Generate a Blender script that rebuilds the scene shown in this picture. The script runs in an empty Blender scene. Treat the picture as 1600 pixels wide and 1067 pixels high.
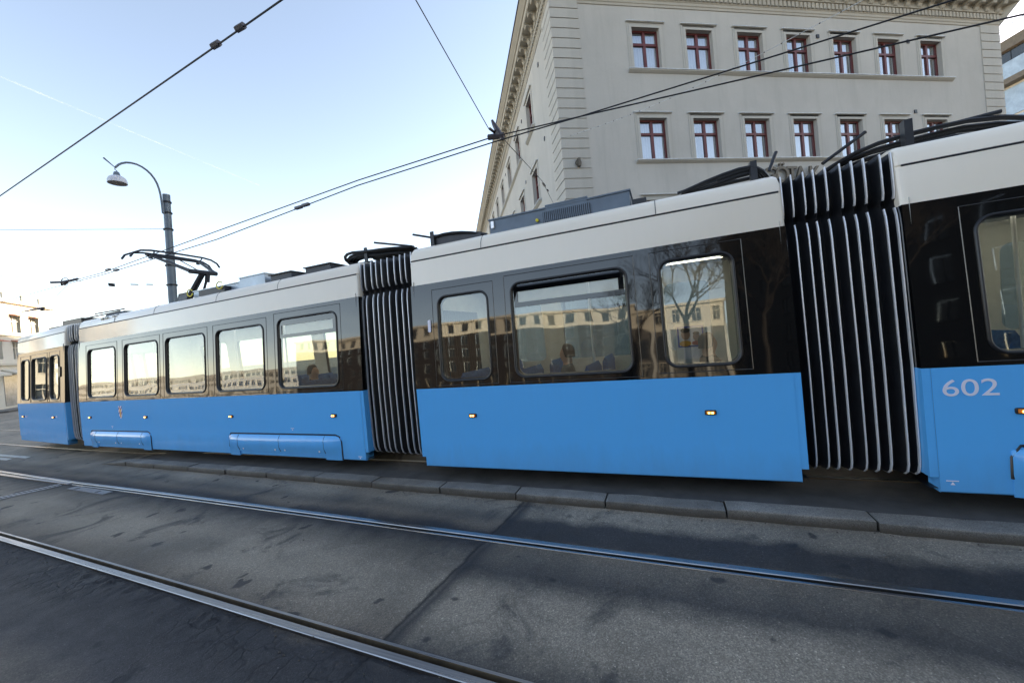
import bpy, bmesh, math, random
from math import sin, cos, pi, radians
from mathutils import Vector, Matrix
random.seed(7)
sc = bpy.context.scene
C = sc.collection

# ------------------------------------------------------------------ camera
cam_d = bpy.data.cameras.new('camera')
cam_d.sensor_width = 36.0
cam_d.lens = 610.0 / 1600.0 * 36.0
cam_d.clip_start = 0.05
cam_d.clip_end = 60000
cam = bpy.data.objects.new('camera', cam_d)
C.objects.link(cam)
fw = Vector((-0.3738, 0.9275, -0.0058)).normalized()
rt = Vector((0.9236, 0.3722, -0.0906)).normalized()
up = rt.cross(fw).normalized()
rt = fw.cross(up).normalized()
M = Matrix((rt, up, -fw)).transposed().to_4x4()
M.translation = Vector((0, 0, 1.9))
cam.matrix_world = M
sc.camera = cam

# ------------------------------------------------------------------ world and sun
SUN_AZ = radians(58.0)      # direction to the sun, anticlockwise from +X
SUN_EL = radians(14)
w = bpy.data.worlds.new('World')
sc.world = w
w.use_nodes = True
wn = w.node_tree
wn.nodes.clear()
sky = wn.nodes.new('ShaderNodeTexSky')
sky.sky_type = 'NISHITA'
sky.sun_disc = False
sky.sun_elevation = SUN_EL
sky.sun_rotation = pi / 2 - SUN_AZ
sky.altitude = 0
sky.air_density = 0.7
sky.dust_density = 0.1
sky.ozone_density = 2.0
bg = wn.nodes.new('ShaderNodeBackground')
bg.inputs['Strength'].default_value = 0.15
wo = wn.nodes.new('ShaderNodeOutputWorld')
tint = wn.nodes.new('ShaderNodeMix'); tint.data_type = 'RGBA'; tint.blend_type = 'MULTIPLY'
tint.inputs[0].default_value = 1.0
tint.inputs[7].default_value = (1.20, 0.845, 0.61, 1)      # overall white balance of the daylight
wn.links.new(sky.outputs[0], tint.inputs[6])
wn.links.new(tint.outputs[2], bg.inputs[0])
wn.links.new(bg.outputs[0], wo.inputs[0])
sun_d = bpy.data.lights.new('sun', 'SUN')
sun_d.energy = 3.0
sun_d.angle = radians(0.53)
sun_d.color = (1.0, 0.86, 0.68)
sun = bpy.data.objects.new('sun', sun_d)
sv = Vector((cos(SUN_AZ) * cos(SUN_EL), sin(SUN_AZ) * cos(SUN_EL), sin(SUN_EL)))
sun.rotation_euler = sv.to_track_quat('Z', 'Y').to_euler()
sun.location = sv * 200
C.objects.link(sun)
sc.view_settings.view_transform = 'Standard'
sc.view_settings.look = 'None'
sc.view_settings.exposure = 2.52
sc.view_settings.gamma = 1.0
sc.view_settings.use_curve_mapping = False
sc.cycles.max_bounces = 8
sc.cycles.transparent_max_bounces = 16
sc.cycles.caustics_reflective = False
sc.cycles.caustics_refractive = False


# ------------------------------------------------------------------ helpers
def tag(o, label=None, cat=None, group=None, kind=None):
    if label: o['label'] = label
    if cat: o['category'] = cat
    if group: o['group'] = group
    if kind: o['kind'] = kind
    return o


class MB:
    """collects faces and links them as one mesh object"""
    def __init__(s):
        s.v = []; s.f = []; s.m = []; s.sm = []

    def face(s, pts, m=0, smooth=False):
        b = len(s.v)
        s.v += [tuple(p) for p in pts]
        s.f.append(tuple(range(b, b + len(pts)))); s.m.append(m); s.sm.append(smooth)

    def mesh(s, verts, faces, m=0, smooth=False):
        b = len(s.v)
        s.v += [tuple(p) for p in verts]
        for f in faces:
            s.f.append(tuple(b + i for i in f)); s.m.append(m); s.sm.append(smooth)

    def box(s, x0, x1, y0, y1, z0, z1, m=0):
        v = [(x0, y0, z0), (x1, y0, z0), (x1, y1, z0), (x0, y1, z0), (x0, y0, z1), (x1, y0, z1), (x1, y1, z1), (x0, y1, z1)]
        s.mesh(v, [(0, 3, 2, 1), (4, 5, 6, 7), (0, 1, 5, 4), (1, 2, 6, 5), (2, 3, 7, 6), (3, 0, 4, 7)], m)

    def prism(s, foot, z0, z1, m=0):
        n = len(foot)
        v = [(x, y, z0) for x, y in foot] + [(x, y, z1) for x, y in foot]
        f = [tuple(reversed(range(n))), tuple(range(n, 2 * n))]
        f += [(i, (i + 1) % n, n + (i + 1) % n, n + i) for i in range(n)]
        s.mesh(v, f, m)

    def loft(s, rings, m=0, smooth=False, closed=False, caps=False):
        n = len(rings[0]); v = [p for r in rings for p in r]; f = []
        for a in range(len(rings) - 1):
            for i in range(n if closed else n - 1):
                j = (i + 1) % n
                f.append((a * n + i, a * n + j, (a + 1) * n + j, (a + 1) * n + i))
        if caps:
            f.append(tuple(reversed(range(n)))); f.append(tuple((len(rings) - 1) * n + i for i in range(n)))
        s.mesh(v, f, m, smooth)

    def tube(s, pts, r, n=6, m=0, caps=True, closed=False):
        pts = [Vector(p) for p in pts]; rings = []
        L = len(pts); up0 = None
        for i, p in enumerate(pts):
            if closed: t = pts[(i + 1) % L] - pts[i - 1]
            else: t = pts[min(i + 1, L - 1)] - pts[max(i - 1, 0)]
            t = t.normalized() if t.length > 1e-9 else Vector((0, 0, 1))
            a = Vector((0, 0, 1)) if abs(t.z) < 0.95 else Vector((0, 1, 0))
            if up0 is not None:
                a = up0
            u = t.cross(a)
            if u.length < 1e-4: u = t.cross(Vector((1, 0, 0)))
            u.normalize(); w_ = u.cross(t).normalized(); up0 = w_
            rr = r[i] if isinstance(r, (list, tuple)) else r
            rings.append([p + (u * cos(2 * pi * k / n) + w_ * sin(2 * pi * k / n)) * rr for k in range(n)])
        if closed: rings.append(rings[0])
        s.loft(rings, m, True, True, caps and not closed)

    def lathe(s, prof, c, n=20, m=0, axis=Vector((0, 0, 1)), caps=False):
        axis = Vector(axis).normalized(); a = axis.orthogonal().normalized(); b = axis.cross(a)
        c = Vector(c)
        rings = [[c + axis * z + (a * cos(2 * pi * k / n) + b * sin(2 * pi * k / n)) * r for k in range(n)] for r, z in prof]
        s.loft(rings, m, True, True, caps)

    def xform(s, mat):
        s.v = [tuple(mat @ Vector(p)) for p in s.v]; return s

    def data(s, name, mats, angle=35):
        me = bpy.data.meshes.new(name)
        me.from_pydata(s.v, [], s.f)
        for mt in (mats if isinstance(mats, (list, tuple)) else [mats]): me.materials.append(mt)
        me.polygons.foreach_set('material_index', s.m)
        me.polygons.foreach_set('use_smooth', s.sm)
        bm = bmesh.new(); bm.from_mesh(me)
        bmesh.ops.remove_doubles(bm, verts=bm.verts, dist=1e-5)
        bmesh.ops.recalc_face_normals(bm, faces=bm.faces)
        bm.to_mesh(me); bm.free()
        try: me.set_sharp_from_angle(angle=radians(angle))
        except Exception: pass
        me.update()
        return me

    def build(s, name, mats, parent=None, loc=None, rotz=None, angle=35):
        return put(name, s.data(name, mats, angle), parent, loc, rotz)


def put(name, me, parent=None, loc=None, rotz=None):
    o = bpy.data.objects.new(name, me)
    C.objects.link(o)
    if parent: o.parent = parent
    if loc is not None: o.location = loc
    if rotz is not None: o.rotation_euler = (0, 0, rotz)
    return o


def empty(name, loc=(0, 0, 0), rotz=0, parent=None):
    o = bpy.data.objects.new(name, None)
    o.empty_display_size = 0.2
    C.objects.link(o); o.location = loc; o.rotation_euler = (0, 0, rotz)
    if parent: o.parent = parent
    return o


def fill2d(loops, to3d):
    """triangulates a polygon with holes; loops are lists of (a, b), first the outline"""
    bm = bmesh.new(); edges = []
    for lp in loops:
        vs = [bm.verts.new((a, b, 0)) for a, b in lp]
        for i in range(len(vs)): edges.append(bm.edges.new((vs[i], vs[(i + 1) % len(vs)])))
    bmesh.ops.triangle_fill(bm, use_beauty=True, use_dissolve=False, edges=edges)
    bm.verts.index_update()
    v = [to3d(p.co.x, p.co.y) for p in bm.verts]
    f = [tuple(x.index for x in fc.verts) for fc in bm.faces]
    bm.free()
    return v, f


def rrect(x0, x1, z0, z1, r, n=6):
    out = []
    for cx, cz, a0 in ((x1 - r, z0 + r, -90), (x1 - r, z1 - r, 0), (x0 + r, z1 - r, 90), (x0 + r, z0 + r, 180)):
        for k in range(n + 1):
            a = radians(a0 + 90 * k / n)
            out.append((cx + r * cos(a), cz + r * sin(a)))
    return out


def text_mesh(name, body, size, depth, xscale=1.0, bold=0.0):
    cu = bpy.data.curves.new(name, 'FONT')
    cu.body = body; cu.size = size; cu.extrude = depth; cu.align_x = 'LEFT'; cu.offset = bold
    o = bpy.data.objects.new(name, cu); C.objects.link(o)
    dg = bpy.context.evaluated_depsgraph_get()
    me = bpy.data.meshes.new_from_object(o.evaluated_get(dg))
    bpy.data.objects.remove(o); bpy.data.curves.remove(cu)
    me.transform(Matrix.Rotation(pi / 2, 4, 'X') @ Matrix.Scale(xscale, 4, (1, 0, 0)))
    return me


# ------------------------------------------------------------------ materials
def nmat(name):
    m = bpy.data.materials.new(name); m.use_nodes = True
    nt = m.node_tree; nt.nodes.clear()
    o = nt.nodes.new('ShaderNodeOutputMaterial')
    return m, nt, o


def pbsdf(nt, col=(0.5, 0.5, 0.5), rough=0.5, metal=0.0, ior=1.5, coat=0.0):
    b = nt.nodes.new('ShaderNodeBsdfPrincipled')
    b.inputs['Base Color'].default_value = (*col, 1)
    b.inputs['Roughness'].default_value = rough
    b.inputs['Metallic'].default_value = metal
    b.inputs['IOR'].default_value = ior
    b.inputs['Coat Weight'].default_value = coat
    b.inputs['Coat Roughness'].default_value = 0.04
    return b


def noise(nt, scale, detail=4, rough=0.6, dist=0.0, vec=None, dim='3D'):
    n = nt.nodes.new('ShaderNodeTexNoise'); n.noise_dimensions = dim
    n.inputs['Scale'].default_value = scale; n.inputs['Detail'].default_value = detail
    n.inputs['Roughness'].default_value = rough; n.inputs['Distortion'].default_value = dist
    if vec is not None: nt.links.new(vec, n.inputs['Vector'])
    return n.outputs['Fac']


def coords(nt, scale=(1, 1, 1), which='Object'):
    t = nt.nodes.new('ShaderNodeTexCoord'); mp = nt.nodes.new('ShaderNodeMapping')
    mp.inputs['Scale'].default_value = scale
    nt.links.new(t.outputs[which], mp.inputs['Vector'])
    return mp.outputs[0]


def ramp(nt, fac, stops, interp='LINEAR'):
    r = nt.nodes.new('ShaderNodeValToRGB'); r.color_ramp.interpolation = interp
    el = r.color_ramp.elements
    while len(el) < len(stops): el.new(0.5)
    for e, (p, c) in zip(el, stops):
        e.position = p; e.color = (*c, 1) if isinstance(c, tuple) else (c, c, c, 1)
    nt.links.new(fac, r.inputs[0])
    return r.outputs[0]


def mix(nt, fac, a, b, mode='MIX'):
    m = nt.nodes.new('ShaderNodeMix'); m.data_type = 'RGBA'; m.blend_type = mode
    for sock, val in ((m.inputs[0], fac), (m.inputs[6], a), (m.inputs[7], b)):
        if isinstance(val, bpy.types.NodeSocket): nt.links.new(val, sock)
        elif isinstance(val, tuple): sock.default_value = (*val, 1)
        else: sock.default_value = val
    return m.outputs[2]


def math_(nt, op, a, b=None, c=None, clamp=False):
    m = nt.nodes.new('ShaderNodeMath'); m.operation = op; m.use_clamp = clamp
    for i, v in enumerate((a, b, c)):
        if v is None: continue
        if isinstance(v, bpy.types.NodeSocket): nt.links.new(v, m.inputs[i])
        else: m.inputs[i].default_value = v
    return m.outputs[0]


def bump(nt, h, strength=0.3, dist=0.01):
    b = nt.nodes.new('ShaderNodeBump'); b.inputs['Strength'].default_value = strength
    b.inputs['Distance'].default_value = dist
    nt.links.new(h, b.inputs['Height'])
    return b.outputs[0]


def simple(name, col, rough=0.5, metal=0.0, var=0.15, vscale=6.0, bstr=0.0, bscale=60.0, ior=1.5, coat=0.0, rvar=0.0):
    m, nt, o = nmat(name)
    b = pbsdf(nt, col, rough, metal, ior, coat)
    v = coords(nt)
    n = noise(nt, vscale, 5, 0.6, 0.3, v)
    c = ramp(nt, n, [(0.3, tuple(x * (1 - var) for x in col)), (0.7, tuple(min(1, x * (1 + var)) for x in col))])
    nt.links.new(c, b.inputs['Base Color'])
    if rvar:
        nt.links.new(ramp(nt, n, [(0.3, max(0.02, rough - rvar)), (0.75, rough + rvar)]), b.inputs['Roughness'])
    if bstr:
        nt.links.new(bump(nt, noise(nt, bscale, 3, 0.6, 0, v), bstr, 0.004), b.inputs['Normal'])
    nt.links.new(b.outputs[0], o.inputs[0])
    return m


def paint(name, col, rough=0.12, wave=0.05, wscale=1.3, dirt=0.06, ior=1.5, grime=0.0):
    """glossy vehicle paint: faint panel waviness, dust and streaks"""
    m, nt, o = nmat(name)
    b = pbsdf(nt, col, rough, 0, ior, 0.0)
    v = coords(nt); vs = coords(nt, (5, 5, 0.6))
    n1 = noise(nt, 2.0, 4, 0.6, 0.2, v); n2 = noise(nt, 3.0, 5, 0.65, 0.0, vs)
    mixn = math_(nt, 'MULTIPLY', n1, n2)
    dcol = tuple(x * 0.8 + 0.03 for x in col)
    c = mix(nt, ramp(nt, mixn, [(0.18, 0.0), (0.45, dirt * 4)]), tuple(col), dcol)
    if grime:      # road film splashed up the lower edge
        sp = nt.nodes.new('ShaderNodeSeparateXYZ'); nt.links.new(v, sp.inputs[0])
        gz = math_(nt, 'MULTIPLY_ADD', noise(nt, 4, 5, 0.7, 0.2, coords(nt, (1, 1, 0.35))), 0.5, sp.outputs[2])
        c = mix(nt, math_(nt, 'MULTIPLY', ramp(nt, gz, [(0.48, 1.0), (0.85, 0.0)]), grime), c, (0.12, 0.12, 0.11))
    nt.links.new(c, b.inputs['Base Color'])
    nt.links.new(ramp(nt, n2, [(0.35, rough * 0.7), (0.75, rough * 1.7)]), b.inputs['Roughness'])
    h = noise(nt, wscale, 2, 0.5, 0.0, coords(nt, (0.7, 1, 1.3)))
    nt.links.new(bump(nt, h, wave, 0.05), b.inputs['Normal'])
    nt.links.new(b.outputs[0], o.inputs[0])
    return m


def glass(name, tint, ior=1.7, gl=(1, 1, 1), wave=0.0, haze=0.0):
    m, nt, o = nmat(name)
    tr = nt.nodes.new('ShaderNodeBsdfTransparent'); tr.inputs[0].default_value = (*tint, 1)
    gs = nt.nodes.new('ShaderNodeBsdfGlossy'); gs.inputs['Roughness'].default_value = 0.015
    gs.inputs[0].default_value = (*gl, 1)
    f0 = ((ior - 1) / (ior + 1)) ** 2 * 1.8      # two faces of the pane
    lw = nt.nodes.new('ShaderNodeLayerWeight')
    if wave:
        bn = bump(nt, noise(nt, 1.1, 1, 0.4, 0, coords(nt)), wave, 0.05)
        nt.links.new(bn, gs.inputs['Normal'])
    fac = math_(nt, 'MULTIPLY_ADD', math_(nt, 'POWER', lw.outputs['Facing'], 4.0), 1.0 - f0, f0, True)
    mx = nt.nodes.new('ShaderNodeMixShader')
    nt.links.new(fac, mx.inputs[0])
    nt.links.new(tr.outputs[0], mx.inputs[1]); nt.links.new(gs.outputs[0], mx.inputs[2])
    nt.links.new(mx.outputs[0], o.inputs[0])
    return m


def emit(name, col, s):
    m, nt, o = nmat(name)
    e = nt.nodes.new('ShaderNodeEmission'); e.inputs[0].default_value = (*col, 1); e.inputs[1].default_value = s
    nt.links.new(e.outputs[0], o.inputs[0]); return m


def plaster(name, col, stain=0.25):
    m, nt, o = nmat(name)
    b = pbsdf(nt, col, 0.9)
    v = coords(nt); vs = coords(nt, (1.6, 1.6, 0.16))
    big = noise(nt, 0.35, 5, 0.6, 0.4, v); streak = noise(nt, 1.2, 6, 0.7, 0.2, vs); fine = noise(nt, 45, 3, 0.7, 0, v)
    c1 = ramp(nt, big, [(0.3, tuple(x * 0.86 for x in col)), (0.7, tuple(min(1, x * 1.1) for x in col))])
    c2 = mix(nt, ramp(nt, streak, [(0.5, 0.0), (0.8, stain)]), c1, tuple(x * 0.62 for x in col))
    c3 = mix(nt, 0.35, c2, ramp(nt, fine, [(0.3, tuple(x * 0.8 for x in col)), (0.7, tuple(min(1, x * 1.15) for x in col))]))
    nt.links.new(c3, b.inputs['Base Color'])
    hh = math_(nt, 'ADD', noise(nt, 60, 4, 0.7, 0, v), math_(nt, 'MULTIPLY', noise(nt, 7, 3, 0.5, 0, v), 1.5))
    nt.links.new(bump(nt, hh, 0.35, 0.008), b.inputs['Normal'])
    nt.links.new(b.outputs[0], o.inputs[0])
    return m


def asphalt(name, near_rail=True):
    m, nt, o = nmat(name)
    b = pbsdf(nt, (0.07, 0.07, 0.07), 0.85)
    v = coords(nt)
    sep = nt.nodes.new('ShaderNodeSeparateXYZ'); nt.links.new(v, sep.inputs[0])
    X, Y = sep.outputs[0], sep.outputs[1]
    wob = noise(nt, 0.9, 4, 0.6, 0.2, v)
    wob2 = noise(nt, 3.5, 4, 0.65, 0.2, v)
    # lane coordinate: distance across the tracks
    t = math_(nt, 'MULTIPLY_ADD', X, 0.026, Y)
    td = math_(nt, 'ADD', t, math_(nt, 'MULTIPLY_ADD', wob, 0.36, -0.18))
    td = math_(nt, 'ADD', td, math_(nt, 'MULTIPLY_ADD', wob2, 0.20, -0.10))
    tn = math_(nt, 'MULTIPLY_ADD', td, 0.25, 0.0, True)     # 0..4 m -> 0..1
    dark = (0.030, 0.029, 0.031); mid = (0.125, 0.110, 0.090); lite = (0.250, 0.215, 0.168); brown = (0.155, 0.128, 0.098)
    def R(y): return y / 4.0
    right = ramp(nt, tn, [(R(0.6), mid), (R(1.5), dark), (R(1.86), dark), (R(2.0), mid), (R(2.25), lite), (R(2.6), lite),
                          (R(2.85), (0.062, 0.057, 0.052)), (R(3.1), mid), (R(3.32), brown), (R(3.42), (0.040, 0.038, 0.038)), (R(3.72), (0.046, 0.043, 0.042)), (R(3.88), lite)])
    left = ramp(nt, tn, [(R(0.75), brown), (R(1.2), (0.050, 0.047, 0.048)), (R(1.5), dark), (R(1.82), dark), (R(2.0), brown), (R(2.3), lite), (R(2.65), lite),
                         (R(3.0), mid), (R(3.2), dark), (R(3.42), dark), (R(3.6), brown), (R(3.75), mid), (R(3.95), lite)])
    # resurfacing seam across the tracks
    sx = math_(nt, 'MULTIPLY_ADD', Y, 0.085, -2.07)
    sd = math_(nt, 'SUBTRACT', X, sx)
    sdd = math_(nt, 'ADD', sd, math_(nt, 'MULTIPLY_ADD', wob2, 0.10, -0.05))
    col = mix(nt, math_(nt, 'MULTIPLY_ADD', sdd, 30.0, 0.5, True), left, right)
    # large tonal variation, aggregate
    big = noise(nt, 0.5, 6, 0.62, 0.5, v)
    col = mix(nt, 1.0, col, ramp(nt, big, [(0.3, 0.5), (0.5, 1.0), (0.72, 1.4)]), 'MULTIPLY')
    pat = ramp(nt, noise(nt, 1.5, 6, 0.68, 0.8, v), [(0.56, 0.0), (0.66, 0.65)])
    col = mix(nt, pat, col, (0.024, 0.025, 0.028))
    vo = nt.nodes.new('ShaderNodeTexVoronoi'); vo.inputs['Scale'].default_value = 130
    nt.links.new(v, vo.inputs['Vector'])
    agg = ramp(nt, vo.outputs['Color'], [(0.0, 0.5), (0.6, 1.0), (0.9, 1.6), (1.0, 3.2)])
    near = math_(nt, 'SUBTRACT', 1.0, math_(nt, 'MULTIPLY', math_(nt, 'ABSOLUTE', X), 0.06), None, True)
    col = mix(nt, math_(nt, 'MULTIPLY', near, 0.85), col, mix(nt, 1.0, col, agg, 'MULTIPLY'))
    vf = nt.nodes.new('ShaderNodeTexVoronoi'); vf.inputs['Scale'].default_value = 17
    nt.links.new(v, vf.inputs['Vector'])
    fleck = math_(nt, 'MULTIPLY', math_(nt, 'LESS_THAN', vf.outputs['Distance'], 0.07), math_(nt, 'GREATER_THAN', vf.outputs['Color'], 0.62))
    col = mix(nt, math_(nt, 'MULTIPLY', fleck, 0.5), col, (0.26, 0.25, 0.23))
    # oil drips and gum
    vd = nt.nodes.new('ShaderNodeTexVoronoi'); vd.inputs['Scale'].default_value = 3.4
    vdv = nt.nodes.new('ShaderNodeVectorMath'); vdv.operation = 'ADD'
    nz = nt.nodes.new('ShaderNodeTexNoise'); nz.inputs['Scale'].default_value = 7; nt.links.new(v, nz.inputs['Vector'])
    sc_ = nt.nodes.new('ShaderNodeVectorMath'); sc_.operation = 'SCALE'; sc_.inputs[3].default_value = 0.2
    nt.links.new(nz.outputs['Color'], sc_.inputs[0]); nt.links.new(v, vdv.inputs[0]); nt.links.new(sc_.outputs[0], vdv.inputs[1])
    nt.links.new(vdv.outputs[0], vd.inputs['Vector'])
    sepc = nt.nodes.new('ShaderNodeSeparateColor'); nt.links.new(vd.outputs['Color'], sepc.inputs[0])
    rad = math_(nt, 'MULTIPLY_ADD', sepc.outputs[0], 0.42, -0.15)
    spot = math_(nt, 'MULTIPLY', math_(nt, 'SUBTRACT', rad, vd.outputs['Distance']), 14.0, None, True)
    col = mix(nt, math_(nt, 'MULTIPLY', spot, 0.75), col, (0.014, 0.015, 0.019))
    # seam crack, hairline cracks by the near rail
    crk = math_(nt, 'SUBTRACT', 1.0, math_(nt, 'MULTIPLY', math_(nt, 'ABSOLUTE', sdd), 34.0), None, True)
    crk = math_(nt, 'MULTIPLY', crk, math_(nt, 'LESS_THAN', Y, 4.2))
    halo = math_(nt, 'MULTIPLY', math_(nt, 'SUBTRACT', 1.0, math_(nt, 'MULTIPLY', math_(nt, 'ABSOLUTE', math_(nt, 'SUBTRACT', sdd, 0.06)), 9.0), None, True), 0.85)
    col = mix(nt, halo, col, (0.020, 0.021, 0.025))
    ve = nt.nodes.new('ShaderNodeTexVoronoi'); ve.feature = 'DISTANCE_TO_EDGE'; ve.inputs['Scale'].default_value = 5.5
    nt.links.new(vdv.outputs[0], ve.inputs['Vector'])
    c2 = math_(nt, 'SUBTRACT', 1.0, math_(nt, 'MULTIPLY', ve.outputs['Distance'], 11.0), None, True)
    zone = math_(nt, 'SUBTRACT', 1.0, math_(nt, 'MULTIPLY', math_(nt, 'ABSOLUTE', math_(nt, 'SUBTRACT', td, 1.66)), 2.6), None, True)
    zone = math_(nt, 'MULTIPLY', zone, ramp(nt, noise(nt, 0.6, 2, 0.5, 0, v), [(0.42, 0.0), (0.55, 1.0)]))
    zone = math_(nt, 'MULTIPLY', zone, math_(nt, 'LESS_THAN', t, 1.83))
    c2 = math_(nt, 'MULTIPLY', c2, zone)
    ve2 = nt.nodes.new('ShaderNodeTexVoronoi'); ve2.feature = 'DISTANCE_TO_EDGE'; ve2.inputs['Scale'].default_value = 0.55
    nt.links.new(vdv.outputs[0], ve2.inputs['Vector'])
    c3 = math_(nt, 'SUBTRACT', 1.0, math_(nt, 'MULTIPLY', ve2.outputs['Distance'], 90.0), None, True)
    c3 = math_(nt, 'MULTIPLY', c3, math_(nt, 'GREATER_THAN', wob, 0.47))
    allc = math_(nt, 'MAXIMUM', math_(nt, 'MAXIMUM', crk, c2), math_(nt, 'MULTIPLY', c3, 0.22))
    col = mix(nt, math_(nt, 'MULTIPLY', allc, 0.9), col, (0.008, 0.008, 0.01))
    nt.links.new(col, b.inputs['Base Color'])
    rg = ramp(nt, math_(nt, 'MULTIPLY_ADD', big, 0.6, math_(nt, 'MULTIPLY', wob2, 0.4)), [(0.3, 0.5), (0.6, 0.88)])
    nt.links.new(rg, b.inputs['Roughness'])
    h = math_(nt, 'ADD', math_(nt, 'MULTIPLY', vo.outputs['Distance'], 0.6), noise(nt, 140, 3, 0.7, 0, v))
    h = math_(nt, 'SUBTRACT', h, math_(nt, 'MULTIPLY', allc, 3.0))
    h = math_(nt, 'ADD', h, math_(nt, 'MULTIPLY', math_(nt, 'MULTIPLY', noise(nt, 14, 4, 0.7, 0, v), zone), 4.0))
    nt.links.new(bump(nt, h, 0.55, 0.006), b.inputs['Normal'])
    nt.links.new(b.outputs[0], o.inputs[0])
    return m


def granite(name, col):
    m, nt, o = nmat(name)
    b = pbsdf(nt, col, 0.8)
    v = coords(nt)
    f = noise(nt, 120, 3, 0.8, 0, v); g = noise(nt, 3, 5, 0.6, 0.3, v)
    oi = nt.nodes.new('ShaderNodeObjectInfo')
    c = ramp(nt, f, [(0.32, tuple(x * 0.45 for x in col)), (0.5, col), (0.68, tuple(min(1, x * 1.6) for x in col))])
    c = mix(nt, 1.0, c, ramp(nt, g, [(0.3, 0.65), (0.7, 1.2)]), 'MULTIPLY')
    c = mix(nt, 1.0, c, ramp(nt, oi.outputs['Random'], [(0.0, 0.8), (1.0, 1.15)]), 'MULTIPLY')
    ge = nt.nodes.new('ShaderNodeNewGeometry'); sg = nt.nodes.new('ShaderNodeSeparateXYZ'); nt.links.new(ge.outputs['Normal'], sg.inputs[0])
    c = mix(nt, 1.0, c, ramp(nt, sg.outputs[2], [(0.3, 0.8), (0.9, 1.45)]), 'MULTIPLY')     # tops painted paler and sides darker, as if lit from above
    # grime towards the gutter
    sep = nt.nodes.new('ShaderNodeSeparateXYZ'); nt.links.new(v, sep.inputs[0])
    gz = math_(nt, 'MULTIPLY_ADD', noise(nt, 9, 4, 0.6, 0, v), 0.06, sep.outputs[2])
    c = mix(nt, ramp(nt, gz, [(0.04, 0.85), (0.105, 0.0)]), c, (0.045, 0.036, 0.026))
    nt.links.new(c, b.inputs['Base Color'])
    nt.links.new(bump(nt, math_(nt, 'ADD', f, math_(nt, 'MULTIPLY', g, 2.0)), 0.5, 0.006), b.inputs['Normal'])
    nt.links.new(b.outputs[0], o.inputs[0])
    return m


def steel_rail(name):
    m, nt, o = nmat(name)
    b = pbsdf(nt, (0.55, 0.56, 0.58), 0.3, 1.0)
    v = coords(nt, (0.4, 30, 30))
    n = noise(nt, 3, 4, 0.6, 0, v)
    nt.links.new(ramp(nt, n, [(0.3, (0.27, 0.27, 0.275)), (0.7, (0.44, 0.44, 0.45))]), b.inputs['Base Color'])
    nt.links.new(ramp(nt, n, [(0.3, 0.42), (0.7, 0.24)]), b.inputs['Roughness'])
    nt.links.new(b.outputs[0], o.inputs[0])
    return m


MT = {}
MT['road'] = asphalt('asphalt')
MT['pave'] = simple('trackbed_asphalt', (0.06, 0.058, 0.056), 0.85, var=0.35, vscale=2.5, bstr=0.5, bscale=160)
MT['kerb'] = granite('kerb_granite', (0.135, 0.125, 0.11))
MT['rail'] = steel_rail('polished_rail')
MT['rust'] = simple('rail_groove', (0.075, 0.055, 0.032), 0.8, 0.2, 0.4, 8, 0.4, 50)
MT['railside'] = simple('rail_edge', (0.035, 0.03, 0.028), 0.7, 0.3, 0.3, 10)
MT['plaster'] = plaster('grey_plaster', (0.46, 0.44, 0.405), 0.55)
MT['stone'] = plaster('trim_stone', (0.45, 0.43, 0.39), 0.5)
MT['cornice'] = plaster('cornice_stone', (0.41, 0.375, 0.315), 0.5)
MT['dark_roof'] = simple('roof_metal', (0.045, 0.045, 0.05), 0.5, 0.4)
MT['zinc'] = simple('zinc_flashing', (0.58, 0.60, 0.62), 0.45, 0.2, 0.25, 5, rvar=0.1)
MT['redwood'] = simple('red_window_paint', (0.12, 0.022, 0.02), 0.4, 0, 0.2, 4)
MT['curtain'] = simple('white_curtain', (0.72, 0.72, 0.72), 0.9, 0, 0.06, 3)
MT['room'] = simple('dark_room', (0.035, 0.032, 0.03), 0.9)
MT['wglass'] = glass('house_glass', (0.86, 0.89, 0.90), 3.0, (0.95, 0.97, 1.0), 0.12)
MT['bronze'] = simple('bronze_letters', (0.11, 0.095, 0.075), 0.55, 0.3, 0.2)
MT['blue'] = paint('tram_blue', (0.105, 0.44, 0.90), 0.14, 0.06, 1.1, 0.05, 1.5, 0.22)
MT['white'] = paint('tram_white', (0.90, 0.81, 0.68), 0.16, 0.05, 1.2, 0.03)
MT['black'] = paint('tram_black', (0.003, 0.0033, 0.004), 0.03, 0.16, 0.9, 0.012, 1.6)
MT['rubber'] = simple('black_rubber', (0.012, 0.012, 0.014), 0.35, 0, 0.2)
MT['seam'] = simple('panel_seam', (0.10, 0.095, 0.09), 0.3, 0.6, 0.2)
MT['tglass'] = glass('tram_glass', (0.50, 0.56, 0.54), 1.62, (0.96, 1.0, 1.0), 0.12)
MT['liner'] = simple('interior_lining', (0.55, 0.56, 0.54), 0.5, 0, 0.06)
MT['floor_in'] = simple('interior_floor', (0.06, 0.065, 0.07), 0.7)
MT['seatblue'] = simple('seat_fabric', (0.05, 0.13, 0.32), 0.85, 0, 0.3, 25)
MT['steelpole'] = simple('yellow_grab_pole', (0.55, 0.42, 0.05), 0.3)
MT['fabric'] = simple('bellows_fabric', (0.010, 0.0105, 0.013), 0.38, 0, 0.3, 8, 0.25, 30)
MT['alu'] = simple('bellows_rib_metal', (0.80, 0.80, 0.82), 0.35, 0.4, 0.06, 3)
MT['darkmetal'] = simple('dark_metal', (0.03, 0.032, 0.038), 0.45, 0.3, 0.25)
MT['boxgrey'] = simple('roof_box_paint', (0.105, 0.14, 0.185), 0.4, 0.1, 0.12, 4, 0.1, 30)
MT['boxlight'] = simple('roof_box_light', (0.36, 0.41, 0.46), 0.35, 0.3, 0.12, 4)
MT['louver'] = simple('louvre_grey', (0.03, 0.035, 0.045), 0.5, 0.2)
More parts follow.
